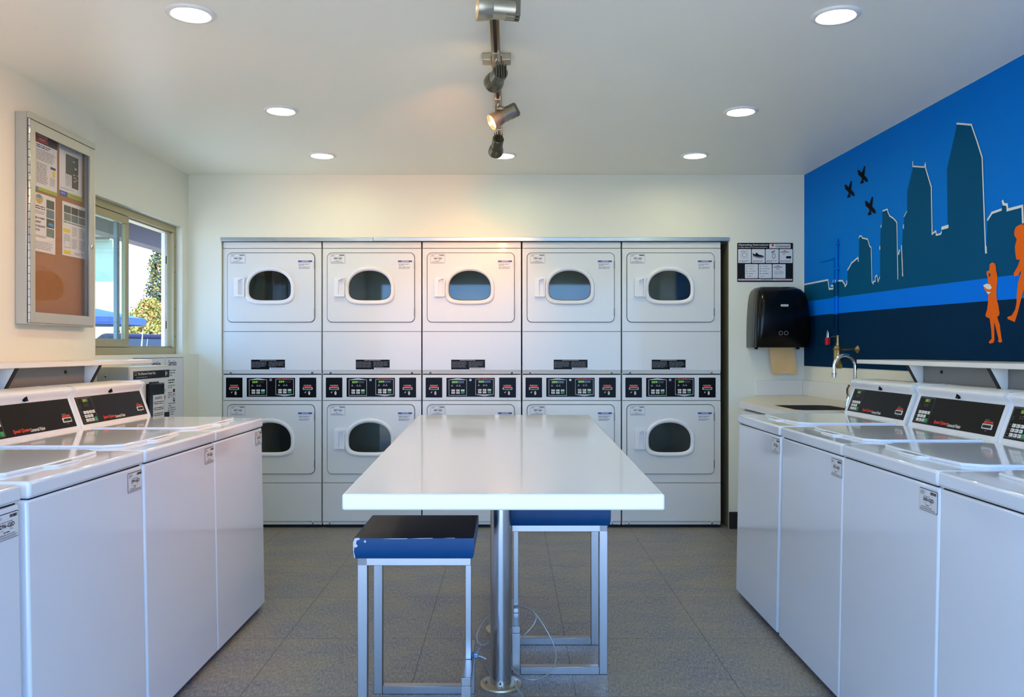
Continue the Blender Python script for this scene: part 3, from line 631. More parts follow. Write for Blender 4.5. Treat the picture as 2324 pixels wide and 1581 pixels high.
# ---------------------------------------------------------------- stools
def make_stool():
    """outer legs at local x=0 side, foot rest bridge at the inner side; footprint .36 x .35"""
    t = thing('counter_stool', (0, 0, 0), 'x', 'stool', 'steel stools under the table')
    w, d, k, zt = .360, .350, .031, .562; x0, y0 = -w/2, -d/2
    for y in (y0, -y0-k):
        g = MB(); g.box(x0, x0+k, y, y+k, 0, zt, STEEL, .0015, 1); g.build('leg', t)
    g = MB()
    for y in (y0, -y0-k): g.box(x0, -x0, y, y+k, zt-.0005-.024, zt, STEEL, .0015, 1)
    g.box(x0, x0+k, y0+k, -y0-k, zt-.024, zt, STEEL, .0015, 1); g.box(-x0-k, -x0, y0+k, -y0-k, zt-.024, zt, STEEL, .0015, 1); g.build('seat_frame', t)
    for y in (y0, -y0-k):
        g = MB(); g.box(x0+k, -x0-k, y, y+k, 0, .0285, STEEL, .0015, 1); g.build('floor_rail', t)
    g = MB(); g.box(-x0-k, -x0, y0, -y0, .155, .182, STEEL, .0015, 1)
    for y in (y0, -y0-k): g.box(-x0-k, -x0, y, y+k, 0, .155, STEEL, .0015, 1)
    g.build('foot_rest', t)
    g = MB(); g.box(-x0-.026, -x0-.006, -.015, .015, .182, zt-.02, STEEL, .0015, 1); g.build('upright', t)
    return t
def cushion(t, wear, mirror=1):
    g = MB(); hx, hy, z0, z1 = .191, .188, .562, .630; n = 9
    top = []
    for j in range(n+1):
        for i in range(n+1):
            u, v = -1+2*i/n, -1+2*j/n; r = max(abs(u), abs(v))
            top.append((u*hx*.985, v*hy*.985, z1+.006*(1-u*u)*(1-v*v)-.004*(r > .99)))
    g.add(top, [(j*(n+1)+i, j*(n+1)+i+1, (j+1)*(n+1)+i+1, (j+1)*(n+1)+i) for j in range(n) for i in range(n)], VINYLD, True)
    edge = [(i, 0) for i in range(n)]+[(n, j) for j in range(n)]+[(n-i, n) for i in range(n)]+[(0, n-j) for j in range(n)]
    rings = []
    for z, k in ((z0, .965), (z0+.006, .985), (z0+.03, 1.0), (z1-.012, 1.0), (z1-.003, .995)):
        rings.append([((-1+2*i/n)*hx*k, (-1+2*j/n)*hy*k, z) for i, j in edge])
    rings.append([top[j*(n+1)+i] for i, j in edge])
    g.loft(rings, VINYLB, cap=False, smooth=True); g.rect(Frame((0, 0, z0), (1, 0, 0), (0, 1, 0)), -hx*.96, -hy*.96, hx*.96, hy*.96, 0, VINYLD)
    s = g.build('seat_cushion', t, 55)
    if wear:
        g = MB(); F = Frame((0, -hy, 0), (1, 0, 0), (0, 0, 1))
        for poly in ([(-.191, .615), (-.186, .628), (-.172, .629), (-.170, .624), (-.180, .620), (-.182, .610), (-.176, .604), (-.182, .598), (-.187, .600), (-.189, .585), (-.184, .566), (-.188, .566), (-.191, .59)], [(-.158, .618), (-.152, .622), (-.150, .616), (-.154, .613)],
                     [(-.10, .6262), (-.02, .6275), (-.02, .6258), (-.06, .6252)], [(-.01, .6272), (.06, .6285), (.06, .627), (.02, .6262)], [(.09, .6285), (.13, .629), (.13, .6275)]):
            g.flat(poly[::-1] if sum((a[0]*b[1]-b[0]*a[1]) for a, b in zip(poly, poly[1:]+poly[:1])) < 0 else poly, F, .001, CHIP)
        g.build('worn_patch', s)
st = make_stool(); st2 = dup(st)
st.location = (-.302, 2.845, 0); st['label'] = 'stool nearest the camera, blue seat with chipped white corner, left of the post'
st2.location = (.190, 3.345, 0); st2.rotation_euler.z = PI; st2['label'] = 'stool tucked under the table just right of the steel post'
cushion(st, True); cushion(st2, False)

# ---------------------------------------------------------------- security cables
def smooth_pts(pts, k=8):
    pts = [V(p) for p in pts]; out = []
    for i in range(len(pts)-1):
        p0, p1, p2, p3 = pts[max(i-1, 0)], pts[i], pts[i+1], pts[min(i+2, len(pts)-1)]
        for j in range(k):
            t = j/k; out.append(.5*((2*p1)+(-p0+p2)*t+(2*p0-5*p1+4*p2-p3)*t*t+(-p0+3*p1-3*p2+p3)*t**3))
    return out+[pts[-1]]
def cable(name, raw, label, r=.0028):
    pts = [at(*q) for q in raw]
    for p in pts: p.z = max(p.z, r)
    g = MB(); g.tube(smooth_pts(pts), r, CABLE, 8); o = g.build(name); tag(o, label, 'cable', 'steel security cables'); return o
cable('security_cable', [(1166, 1374, 3.30), (1180, 1374, 3.29), (1205, 1383, 3.26), (1225, 1405, 3.24), (1244, 1436, 3.22), (1258, 1466, 3.20), (1262, 1492, 3.17), (1255, 1516, 3.14), (1238, 1533, 3.12), (1215, 1542, 3.09), (1190, 1538, 3.10), (1172, 1527, 3.13), (1158, 1512, 3.18), (1140, 1500, 3.24)],
      'grey steel cable making a big loop right of the table post')
cable('security_cable', [(1166, 1379, 3.325), (1190, 1378, 3.30), (1208, 1386, 3.28), (1217, 1400, 3.27), (1210, 1418, 3.26), (1196, 1434, 3.25), (1180, 1450, 3.25), (1166, 1468, 3.24), (1150, 1482, 3.23)],
      'thin steel cable crossing the stool leg inside the big cable loop')
cable('security_cable', [(1150, 1388, 3.38), (1128, 1385, 3.36), (1113, 1394, 3.34), (1096, 1412, 3.32), (1084, 1436, 3.30), (1083, 1452, 3.29), (1092, 1462, 3.28), (1105, 1460, 3.28), (1118, 1448, 3.30), (1140, 1440, 3.33)],
      'steel cable loop hanging left of the table post behind the near stool')
cl = thing('cable_clamp', at(1080, 1487, 2.86), 'small blue-grey wire clamp tied at the inner leg of the near stool', 'clamp')
g = MB(); g.tube([(-.012+.0*k, .004*math.sin(k*.8), .010*math.cos(k*.8)+.001*k*0) for k in range(9)], .003, mat('bluish_steel', (120, 150, 180), .35, .7)); g.box(-.008, .008, -.006, .006, -.009, .009, MATS['bluish_steel'], .003); g.build('clamp_body', cl)
g = MB(); g.tube([(.0, 0, 0), (.02, .0, -.004), (.035, 0, -.012)], .0025, CABLE); g.tube([(0, 0, .004), (.008, 0, .018), (.012, 0, .024)], .002, MATS['bluish_steel']); g.build('cable_end', cl)
cable('security_cable', [(1084, 1488, 2.86), (1092, 1494, 2.88), (1101, 1508, 2.93), (1110, 1526, 2.98), (1118, 1545, 3.03)], 'short steel cable running from the near stool clamp down to the post foot')
cable('security_cable', [(1166, 1553, 3.04), (1174, 1562, 3.00), (1183, 1575, 2.95), (1196, 1600, 2.88)], 'steel cable trailing from the post foot toward the camera')

# ---------------------------------------------------------------- folding shelves above the washers, with the service chase under them
def shelf(side):
    L_ = side < 0
    xf = 1.83 if L_ else 1.78
    wx = (lambda d: 2.13) if L_ else wall_x
    lab = 'left' if L_ else 'right'
    t = thing('laundry_shelf', (side*xf, 2.5, 1.15), 'long white shelf on the window wall above the washers' if L_ else 'long white shelf under the blue mural above the washers', 'shelf')
    d0, d1 = -.3, 4.315
    def P(x, d, z): return (side*(x-xf), d-2.5, z-1.15)
    def slab4(mb, xa, dA, dB, z0, z1, m, bev=0):
        q = [(xa, dA), (wx(dA)-.001, dA), (wx(dB)-.001, dB), (xa, dB)]
        if L_: q = q[::-1]
        mb.hexa([P(x, d, z0) for x, d in q]+[P(x, d, z1) for x, d in q], m, bev)
    g = MB(); slab4(g, xf, d0, d1, 1.1535, 1.1735, LAMW, .0025); g.build('shelf_board', t)
    xc = xf+.07
    for k, d in enumerate((3.77, 3.13, 2.49, 1.85)):
        g = MB(); F = Frame(P(xf, d, 1.1535), (side, 0, 0), (0, 0, 1))
        poly = [(.004, 0), (xc-xf, 0), (xc-xf, -.075), (xc-xf-.022, -.086)]
        if L_: F = Frame(P(xf, d, 1.1535), (1, 0, 0), (0, 0, 1)); poly = [(-x, y) for x, y in poly][::-1]
        g.prism(poly, F, -.009, .009, LAMW, .001, 1)
        a, b = V((xf+.003, d, 1.1535)), V((xc-.02, d, 1.066))
        for w_, e in ((.0095, .0016),):
            g.hexa([P(a.x-.004, d-w_, a.z), P(a.x+.001, d-w_, a.z), P(a.x+.001, d+w_, a.z), P(a.x-.004, d+w_, a.z), P(b.x-.004, d-w_, b.z), P(b.x+.001, d-w_, b.z), P(b.x+.001, d+w_, b.z), P(b.x-.004, d+w_, b.z)], SEAM)
        g.build('bracket', t)
    t2 = thing('service_chase', (side*xc, 2.0, 0), 'grey boxed-in panel behind the %s washers, under the shelf' % ('window side' if L_ else 'mural side'), 'pipe chase')
    g = MB()
    def Q(x, d, z): return (side*(x-xc), d-2.0, z)
    def slab5(mb, xa, dA, dB, z0, z1, m):
        q = [(xa, dA), (wx(dA)-.001, dA), (wx(dB)-.001, dB), (xa, dB)]
        if L_: q = q[::-1]
        mb.hexa([Q(x, d, z0) for x, d in q]+[Q(x, d, z1) for x, d in q], m)
    slab5(g, xc, -.2, 3.765, 1.0725, 1.1525, GREYPAINT); slab5(g, xc+.004, -.2, 3.765, 1.0675, 1.0725, SEAM); slab5(g, xc, -.2, 3.765, 0, 1.0675, GREYPAINT); g.build('chase_board', t2)
    dh = 3.60
    g = MB(); g.cyl(Q(xc+.001, dh, 1.128), Q(xc-.004, dh, 1.128), .0075, SEAM, 14); g.build('grommet', t2)
shelf(-1); shelf(1)

# ---------------------------------------------------------------- bulletin case on the left wall
FL = Frame((0, 0, 0), (0, 1, 0), (0, 0, 1))
bx, bd0, bd1, bz0, bz1 = -2.08, 3.625, 4.213, 1.335, 2.252
bc = thing('bulletin_case', (XL, (bd0+bd1)/2, bz0), 'tall aluminium framed glass bulletin case hung on the left wall', 'bulletin board')
oy, oz = (bd0+bd1)/2, bz0; FB = Frame((0, 0, 0), (0, 1, 0), (0, 0, 1)); h2 = (bd1-bd0)/2; hz = bz1-bz0; dp = bx-XL
g = MB()
for a in ((-h2, 0, -h2+.012, hz), (h2-.012, 0, h2, hz), (-h2+.012, 0, h2-.012, .012), (-h2+.012, hz-.012, h2-.012, hz)): g.slab(FB, a[0], a[1], a[2], a[3], 0, dp, ALU, .002, 1)
g.slab(FB, -h2+.012, .012, h2-.012, hz-.012, 0, .006, ALU); g.build('case_body', bc)
g = MB(); g.slab(FB, -h2+.012, .012, h2-.012, hz-.012, .006, .010, CORK); g.build('cork_board', bc)
dr = MB(); w = .045; e0, e1 = dp, dp+.008
for a in ((-h2+.01, .008, -h2+.01+w, hz-.03), (h2-w-.01, .008, h2-.01, hz-.03), (-h2+.01+w, .008, h2-.01-w, .008+w), (-h2+.01+w, hz-.03-w, h2-.01-w, hz-.03)): dr.slab(FB, a[0], a[1], a[2], a[3], e0, e1, ALU, .001, 1)
dr.slab(FB, -h2, hz-.028, h2, hz, e0+.0003, e1+.001, ALU, .001, 1); dr.rect(FB, -h2+.01, hz-.0295, h2-.01, hz-.0275, e1+.0005, SEAM); dd = dr.build('glass_door', bc)
g = MB(); g.rect(FB, -h2+.01+w, .008+w, h2-.01-w, hz-.03-w, dp-.003, GLASSB); g.build('glass_pane', dd)
g = MB(); g.tube([(dp+.006, -h2+.010, .01), (dp+.006, -h2+.010, hz-.03)], .0045, CHROME, 8)
for k in range(26): g.tube([(dp+.006, -h2+.010, .015+k*.0335), (dp+.006, -h2+.010, .0175+k*.0335)], .0049, SEAM, 8)
g.build('piano_hinge', dd)
g = MB(); g.lathe((dp+.008, h2-.035, .40), (1, 0, 0), [(0, .011), (.005, .011), (.006, .008)], CHROME, 16); g.rect(FB, h2-.037, .392, h2-.033, .408, dp+.0145, SEAM); g.build('lock', dd)
XP = XL+.0105
PHOTOS = [mat('photo_%d' % i, c, .5, var=.5, scale=s) for i, (c, s) in enumerate((((70, 74, 70), 60), ((96, 120, 130), 50), ((54, 56, 54), 90), ((110, 120, 110), 70)))]
def sheet(px, label, draw):
    f = plane_px(XP); (d0, za), (d1, zb) = f(*px[0]), f(*px[1])      # upper left, lower right in the photo
    w, h = d1-d0, za-zb
    t = MB(); F = Frame((XP, d0, zb), (0, 1, 0), (0, 0, 1))
    t.slab(F, 0, 0, w, h, .0004, .0012, PAPER); draw(t, F, w, h)
    o = t.build('paper_notice'); o.location = (0, 0, 0); tag(o, label, 'paper', 'notices pinned in the bulletin case'); return o
K = .0018
def p1(t, F, w, h):
    t.rect(F, 0, h*.78, w, h, K, mat('notice_dark_photo', (44, 24, 50), .5, var=.6, scale=40)); t.rect(F, 0, h*.80, w*.55, h*.92, K*1.3, mat('notice_red', (170, 28, 24), .5, var=.1))
    t.text(F, 'CONSTRUCTION', w*.02, h*.88, w*.50, h*.03, K*1.7, WPRINT); t.text(F, 'UPDATE', w*.14, h*.83, w*.28, h*.03, K*1.7, WPRINT)
    t.micro(F, w*.04, h*.70, w*.8, h*.76, 2, K, BLUEP, .6); t.micro(F, w*.04, h*.50, w*.94, h*.68, 7, K, PRINTG, .4); t.micro(F, w*.04, h*.12, w*.55, h*.46, 12, K, PRINTG, .4)
    t.rect(F, w*.68, h*.42, w*.92, h*.46, K, NAVYP); t.rect(F, w*.78, h*.30, w*.90, h*.40, K, YELP); t.micro(F, w*.66, h*.14, w*.90, h*.28, 6, K, PRINTG, .4)
    t.rect(F, 0, 0, w*.12, h*.06, K, CYANP); t.rect(F, w*.12, 0, w, h*.06, K, LIMEP)
def p2(t, F, w, h):
    t.micro(F, w*.05, h*.84, w*.95, h*.96, 5, K, PRINTG, .4); t.rect(F, w*.27, h*.20, w*.82, h*.80, K, mat('aerial_photo', (74, 76, 72), .5, var=.6, scale=120)); t.rect(F, w*.27, h*.20, w*.52, h*.43, K*1.4, PAPER); t.micro(F, w*.29, h*.21, w*.50, h*.42, 8, K*1.8, PRINTG, .35)
    for k in range(8): x, y = w*rng.uniform(.5, .74), h*rng.uniform(.3, .75); t.rect(F, x, y, x+w*.10, y+h*.014, K*1.5, WPRINT)
    t.micro(F, w*.05, h*.12, w*.7, h*.16, 2, K, PRINTG, .4); t.rect(F, 0, 0, w*.34, h*.09, K, BLUEP); t.micro(F, w*.05, h*.03, w*.27, h*.065, 2, K*1.4, WPRINT, .4, False); t.rect(F, w*.34, 0, w, h*.09, K, LIMEP); t.micro(F, w*.45, h*.03, w*.85, h*.06, 1, K*1.4, PRINTG, .4)
def p3(t, F, w, h):
    n = 20; t.flat([(w*.22+w*.17*math.cos(2*PI*i/n), h*.90+h*.085*math.sin(2*PI*i/n)) for i in range(n)], F, K, mat('pool_picture', (200, 170, 90), .5, var=.5, scale=60)); t.flat([(w*.22+w*.14*math.cos(PI*i/n), h*.92+h*.05*math.sin(PI*i/n)) for i in range(n+1)], F, K*1.3, CYANP)
    for k in range(4): t.rect(F, w*.56, h*(.78-k*.165), w*.94, h*(.93-k*.165), K, PHOTOS[k % 4])
    t.flat([(w*.62, h*.49), (w*.90, h*.47), (w*.86, h*.53), (w*.66, h*.53)], F, K*1.4, CYANP)
    t.micro(F, w*.04, h*.72, w*.5, h*.79, 2, K, PRINTK, .45, False); t.micro(F, w*.04, h*.64, w*.48, h*.70, 3, K, PRINTG, .4)
    for k, s_ in enumerate(('ER A NEW', 'IDENT', 'D RECEIVE', '50!')): t.text(F, s_, w*.04, h*(.555-k*.068), w*(.44, .26, .44, .2)[k], h*.034, K, PRINTK)
    t.micro(F, w*.04, h*.24, w*.6, h*.28, 2, K, PRINTG, .4); t.micro(F, w*.04, h*.04, w*.9, h*.18, 5, K, PRINTG, .3)
def p4(t, F, w, h):
    for r in range(2):
        for c in range(3): t.rect(F, w*(.06+c*.31), h*(.80-r*.15), w*(.35+c*.31), h*(.935-r*.15), K, PHOTOS[(r*3+c*2) % 4])
    t.micro(F, w*.05, h*.605, w*.95, h*.635, 1, K, PRINTK, .5, False)
    t.prism([(w*.04, h*.50), (w*.30, h*.50), (w*.34, h*.47), (w*.28, h*.43), (w*.06, h*.43), (w*.02, h*.47)], F, .001, K, YELP); t.micro(F, w*.40, h*.38, w*.62, h*.57, 9, K, PRINTG, .35); t.micro(F, w*.70, h*.38, w*.95, h*.57, 9, K, PRINTG, .35)
    t.micro(F, w*.05, h*.30, w*.34, h*.40, 4, K, PRINTG, .35); t.frame(F, w*.08, h*.15, w*.32, h*.29, .002, K, PRINTG); t.micro(F, w*.38, h*.15, w*.62, h*.34, 8, K, PRINTG, .35); t.micro(F, w*.70, h*.15, w*.95, h*.34, 8, K, PRINTG, .35)
    t.rect(F, w*.05, h*.03, w*.34, h*.10, K, YELP); t.micro(F, w*.5, h*.04, w*.9, h*.09, 2, K, PRINTG, .4)
sheet(((80, 289), (129, 446)), 'construction notice with red photo banner, upper left in bulletin case', p1)
sheet(((134, 317), (186, 459)), 'notice with grey aerial map and blue green footer, upper right in case', p2)
sheet(((77.5, 434), (125, 578)), 'flyer with column of small photos, lower left in the bulletin case', p3)
sheet(((141, 455), (194, 589)), 'flyer with six dark photos and yellow patches, lower right in case', p4)
g = MB(); g.slab(FL, 2.75, 1.405, 3.475, 2.225, XL+.0005, XL+.006, mat('lilac_board', (206, 204, 214), .35, var=.01), .001, 1); o = g.build('notice_board'); tag(o, 'pale lilac board on the wall at the far left picture edge', 'board')

# ---------------------------------------------------------------- service sign and card machine below the window
f = plane_px(XL)
s0, s1 = 4.75, f(415, 811)[0]; sz1, sz0 = 1.182, .72
t = MB(); F = Frame((XL, s0, sz0), (0, 1, 0), (0, 0, 1)); W, H = s1-s0, sz1-sz0
t.slab(F, 0, 0, W, H, .0005, .004, STICK, .001, 1); k = .0045
c1 = W*.60
for a, b in ((.012, c1-.008), (c1+.008, W-.006)): t.frame(F, a, .01, b, H-.006, .0022, k, PRINTG); t.rect(F, a, H-.0085, b, H-.006, k+.0003, PRINTK)
t.text(F, 'Service', c1-.20, H-.060, .135, .036, k, NAVYP); t.text(F, 'Servicio', c1+.055, H-.058, .125, .036, k, NAVYP)
for a in (.03, c1+.02): 
    for z, r, hh_, mm in ((.125, 3, .045, PRINTG), (.17, 2, .03, PRINTK), (.20, 2, .025, PRINTG), (.315, 2, .028, PRINTG), (.37, 4, .055, PRINTG), (.41, 2, .025, PRINTG), (.435, 2, .02, PRINTG)): t.micro(F, a, H-z, a+.15, H-z+hh_, r, k, mm, .45)
    t.rect(F, a+.105, H-.285, a+.135, H-.205, k, PRINTK); t.rect(F, a+.108, H-.262, a+.132, H-.225, k+.0004, STICK); t.rect(F, a+.108, H-.278, a+.132, H-.262, k+.0004, CYANP); t.rect(F, a+.11, H-.243, a+.13, H-.236, k+.0007, REDP)
    t.micro(F, a+.02, H-.26, a+.09, H-.22, 3, k, PRINTG, .5); t.flat([(a+.07, H-.25), (a+.10, H-.262), (a+.085, H-.25), (a+.10, H-.24)], F, k, ORNGP)
o = t.build('service_sign'); tag(o, 'white bilingual service sign with blue headings below the window', 'sign')

cx1 = -1.966; cm = thing('card_machine', (XL, 4.60, .60), 'beige wall mounted laundry card machine with black reader below the window', 'card machine')
FMc = Frame((cx1-XL, -4.60, -.60), (0, 1, 0), (0, 0, 1)); fm = plane_px(cx1)
BEIGE = mat('beige_enamel', (206, 204, 184), .4, var=.02)
g = MB(); g.box(0, cx1-XL, -.25, .25, 0, .535, BEIGE, .004); g.build('cabinet', cm)
g = MB(); g.slab(FMc, 4.358, .62, 4.842, 1.125, 0, .0015, STICK); g.build('front_decal', cm)
g = MB(); (a, z1), (b, z0) = fm(301.8, 837), fm(383, 845); z1 = 1.110; z0 = 1.067
g.slab(FMc, a, z0, b, z1, .001, .003, BLK); g.text(FMc, 'The Diamond Center Plus', a+.05, z0+.022, (b-a)*.48, .014, .0036, WPRINT); g.frame(FMc, a+.012, z0+.022, a+.036, z0+.037, .002, .0036, WPRINT)
g.micro(FMc, a+.03, z0+.006, a+(b-a)*.72, z0+.014, 1, .0036, PRINTG, .6); g.rect(FMc, b-.055, z0+.008, b-.045, z1-.007, .0036, WPRINT); g.rect(FMc, b-.045, z0+.02, b-.03, z0+.026, .0036, WPRINT); g.rect(FMc, b-.03, z0+.01, b-.02, z1-.009, .0036, mat('dark_green_print', (30, 80, 60), .5, var=0)); g.build('header_plate', cm)
a, b = fm(330, 862)[0], fm(366, 862)[0]
g = MB(); g.slab(FMc, a, .80, b, 1.040, .001, .02, BLKG, .006); g.slab(FMc, a+.04, 1.036, b-.06, 1.048, .001, .014, BLKG, .003); g.slab(FMc, a+.05, .815, b-.012, .975, .02, .0215, STICK)
g.micro(FMc, a+.07, .950, b-.03, .965, 2, .022, PRINTK, .5, False)
for r in range(4):
    z = .925-r*.032; g.flat([(a+.052, z+.006), (a+.064, z), (a+.064, z+.014)], FMc, .022, GREENP); g.micro(FMc, a+.068, z-.004, b-.018, z+.016, 2, .022, PRINTK, .4, False)
g.build('reader_bezel', cm)
g = MB(); a, b = fm(368, 862)[0], fm(376, 862)[0]
g.micro(FMc, a, .985, b, 1.0, 2, .002, PRINTK, .5); g.micro(FMc, a, .935, b, .965, 3, .002, PRINTK, .5); g.rect(FMc, a+.005, .89, a+.02, .925, .002, GREENP); g.rect(FMc, a+.008, .872, a+.017, .89, .002, PRINTK); g.build('instruction_decal', cm)
g = MB(); g.slab(FMc, fm(367, 862)[0], .79, fm(383, 862)[0], .868, .0015, .0035, BLK); g.build('price_plate', cm)
g = MB(); px = (241-VX)*4.35/FPX-XL; g.lathe((px, -.25, CAMZ-(854-VY)*4.35/FPX-.60), (0, -1, 0), [(0, .009), (.006, .009), (.008, .006)], CHROME, 16); g.lathe((px, -.2575, CAMZ-(854-VY)*4.35/FPX-.60), (0, -1, 0), [(0, .004), (.001, .004)], SEAM, 10); g.build('key_lock', cm)

# ---------------------------------------------------------------- poster and towel dispenser on the back wall
FBW = Frame((0, YB, 0), (1, 0, 0), (0, 0, 1)); SB = FPX/YB
def bw(px, py): return (px-VX)/SB, CAMZ-(py-VY)/SB
x0, z1 = bw(1673, 551); x1, z0 = bw(1799.5, 639.5)
t = MB(); w, h = x1-x0, z1-z0
FQ = Frame((x0, YB, z0), (1, 0, 0), (0, 0, 1)); t.prism(rrect(0, 0, w, h, .004, 2), FQ, .0005, .003, PRINTK); k = .0036; k2 = .0042
t.text(FQ, 'Operating Instructions', w*.018, h*.915, w*.54, h*.06, k, WPRINT); t.text(FQ, 'for high efficiency LG Front-Load Dryers', w*.018, h*.868, w*.52, h*.034, k, WPRINT)
t.prism(rrect(w*.575, h*.862, w*.955, h*.975, .002, 2), FQ, .003, k, STICK)
n = 18; t.flat([(w*.635+.0085*math.cos(2*PI*i/n), h*.936+.0085*math.sin(2*PI*i/n)) for i in range(n)], FQ, k2, REDP); t.text(FQ, 'Coinmach', w*.68, h*.888, w*.255, h*.055, k2, NAVYP, .2); t.rect(FQ, w*.68, h*.948, w*.95, h*.953, k2, PRINTK); t.rect(FQ, w*.68, h*.876, w*.945, h*.881, k2, REDP); t.micro(FQ, w*.585, h*.87, w*.66, h*.885, 1, k2, PRINTG, .5)
for c in range(4):
    a = w*(.015+c*.247); t.prism(rrect(a, h*.485, a+w*.233, h*.84, .004, 2), FQ, .003, k, STICK)
    t.micro(FQ, a+.006, h*.50, a+w*.215, h*.56, 2, k2, PRINTG, .45)
for c in range(3):
    a = w*(.138+c*.247); t.prism(rrect(a, h*.095, a+w*.233, h*.455, .004, 2), FQ, .003, k, STICK)
    if c < 2:
        for r in range(4): t.micro(FQ, a+.006, h*(.39-r*.063), a+.024, h*(.415-r*.063), 1, k2, PRINTG, .6); t.micro(FQ, a+.028, h*(.39-r*.063), a+w*(.2 if r < 3 else .215), h*(.412-r*.063), 1, k2, PRINTK if r == 3 else PRINTG, .5)
        t.micro(FQ, a+.012, h*.135, a+w*.17, h*.16, 1, k2, PRINTG, .6)
    else: t.micro(FQ, a+.012, h*.18, a+w*.215, h*.285, 5, k2, PRINTG, .3); t.micro(FQ, a+.012, h*.12, a+w*.12, h*.14, 1, k2, PRINTG, .5)
a = w*.015; t.frame(FQ, a+.02, h*.60, a+.066, h*.80, .0012, k2, PRINTG); t.ring(FQ, [(a+.043+.017*math.cos(2*PI*i/n), h*.69+.017*math.sin(2*PI*i/n)) for i in range(n)], [(a+.043+.014*math.cos(2*PI*i/n), h*.69+.014*math.sin(2*PI*i/n)) for i in range(n)], k2, PRINTG); t.micro(FQ, a+.022, h*.76, a+.064, h*.79, 2, k2, PRINTG, .5)
a = w*.262; t.flat([(a+q*w*.233, h*(.485+r*.355)) for q, r in ((.06, .62), (.10, .72), (.22, .60), (.30, .70), (.36, .76), (.60, .60), (.92, .50), (.92, .44), (.60, .42), (.30, .46), (.08, .55))], FQ, k2, PRINTK); t.flat([(a+q*w*.233, h*(.485+r*.355)) for q, r in ((.06, .54), (.30, .44), (.60, .40), (.92, .42), (.94, .38), (.70, .33), (.34, .37), (.08, .47))], FQ, k2+.0003, PRINTG)
t.flat([(a+q*w*.233, h*(.485+r*.355)) for q, r in ((.40, .70), (.46, .73), (.66, .59), (.60, .57))], FQ, k2+.0004, STICK)
a = w*.509; t.flat([(a+q*w*.233, h*(.485+r*.355)) for q, r in ((.40, .80), (.72, .92), (.70, .80), (.44, .70))], FQ, k2, PRINTG); t.ring(FQ, [(a+.055+.012*math.cos(2*PI*i/n), h*.665+.019*math.sin(2*PI*i/n)) for i in range(n)], [(a+.055+.008*math.cos(2*PI*i/n), h*.665+.014*math.sin(2*PI*i/n)) for i in range(n)], k2, PRINTG)
for a, b_ in ((w*.756, .84), (w*.632, .455)):
    t.flat([(a+w*.06, h*(b_-.035)), (a+w*.13, h*(b_-.035)), (a+w*.105, h*(b_-.055)), (a+w*.085, h*(b_-.055))], FQ, k2, REDP); t.rect(FQ, a+w*.02, h*(b_-.085), a+w*.17, h*(b_-.07), k2, PRINTK); t.micro(FQ, a+w*.06, h*(b_-.15), a+w*.13, h*(b_-.10), 2, k2, PRINTG, .4)
t.rect(FQ, w*.875, h*.60, w*.965, h*.66, k2, PRINTK)
t.rect(FQ, w*.015, h*.035, w*.985, h*.075, k, STICK); t.micro(FQ, w*.025, h*.042, w*.40, h*.066, 1, k2, REDP, .6, False); t.micro(FQ, w*.42, h*.042, w*.65, h*.066, 1, k2, PRINTK, .6, False); t.text(FQ, 'WWW.COINMACH.COM', w*.67, h*.043, w*.30, h*.022, k2, REDP)
o = t.build('instruction_poster'); tag(o, 'black and white operating instructions poster above the towel dispenser', 'poster')

pd = thing('towel_dispenser', (1.82, YB, 1.24), 'large black paper towel dispenser on the back wall beside the mural', 'paper towel dispenser')
def rr3(z, xa, xb, y, r):
    out = [(xa, 0, z)]
    for cx, s_, rev in ((xa+r, -1, 0), (xb-r, 1, 1)):
        ar = [(cx+s_*r*math.cos(a), -(y-r)-r*math.sin(a), z) for a in [PI/2*i/5 for i in range(6)]]
        out += ar[::-1] if rev else ar
    return out+[(xb, 0, z)]
sec = [(0, -.195, .165, .190, .02), (.03, -.195, .170, .203, .03), (.10, -.195, .175, .215, .035), (.20, -.193, .172, .218, .04), (.30, -.186, .163, .212, .045), (.355, -.178, .152, .196, .05), (.385, -.165, .135, .165, .05), (.405, -.14, .105, .12, .04), (.412, -.11, .07, .07, .03)]
hs = mat('smoky_grey_plastic', (74, 72, 66), .35, var=.1)
g = MB(); g.loft([rr3(z, xa, xb, y*.72, min(r, .03)) for z, xa, xb, y, r in sec], hs); 
for x in (-.155, .125): g.box(x-.01, x+.01, -.10, -.08, -.012, .002, BLKG, .002)
g.build('rear_housing', pd, 50)
def arc_cover(z, xa, xb, y, r):
    q = rr3(z, xa+.012, xb+.002, y+.006, r); y0 = -y*.62
    return [(p[0], min(p[1], y0), p[2]) for p in q]
g = MB(); g.loft([arc_cover(z+.001, xa, xb, y, r) for z, xa, xb, y, r in sec[:-1]], BLKG); cv = g.build('front_cover', pd, 50)
g = MB(); F = Frame((0, -.219, 0), (1, 0, 0), (0, 0, 1)); g.prism(rrect(-.03, .270, .02, .284, .004, 2), F, 0, .004, WPRINT); g.micro(F, -.024, .274, .014, .280, 1, .0046, PRINTG, .6, False); g.build('maker_badge', pd)
g = MB(); n = 16
for x in (-.03, .005): g.ring(Frame((0, -.2225, .095), (1, 0, 0), (0, 0, 1)), [(x+.014*math.cos(2*PI*i/n), .014*math.sin(2*PI*i/n)) for i in range(n)], [(x+.011*math.cos(2*PI*i/n), .011*math.sin(2*PI*i/n)) for i in range(n)], .0005, PRINTG)
g.build('hand_icons', pd)
g = MB(); rows = []
for j in range(9):
    z = 1.245-j*.0225; wob = .006*math.sin(j*1.3); rows.append([(1.745+.023*j/8+wob*.2+i*(.165/8), YB-.115+.004*math.sin(i*.9+j*.7), z-(.006*math.sin(i*1.1) if j == 8 else 0)) for i in range(9)])
vs = [p for r in rows for p in r]; vs2 = [(x, y+.0012, z) for x, y, z in vs]
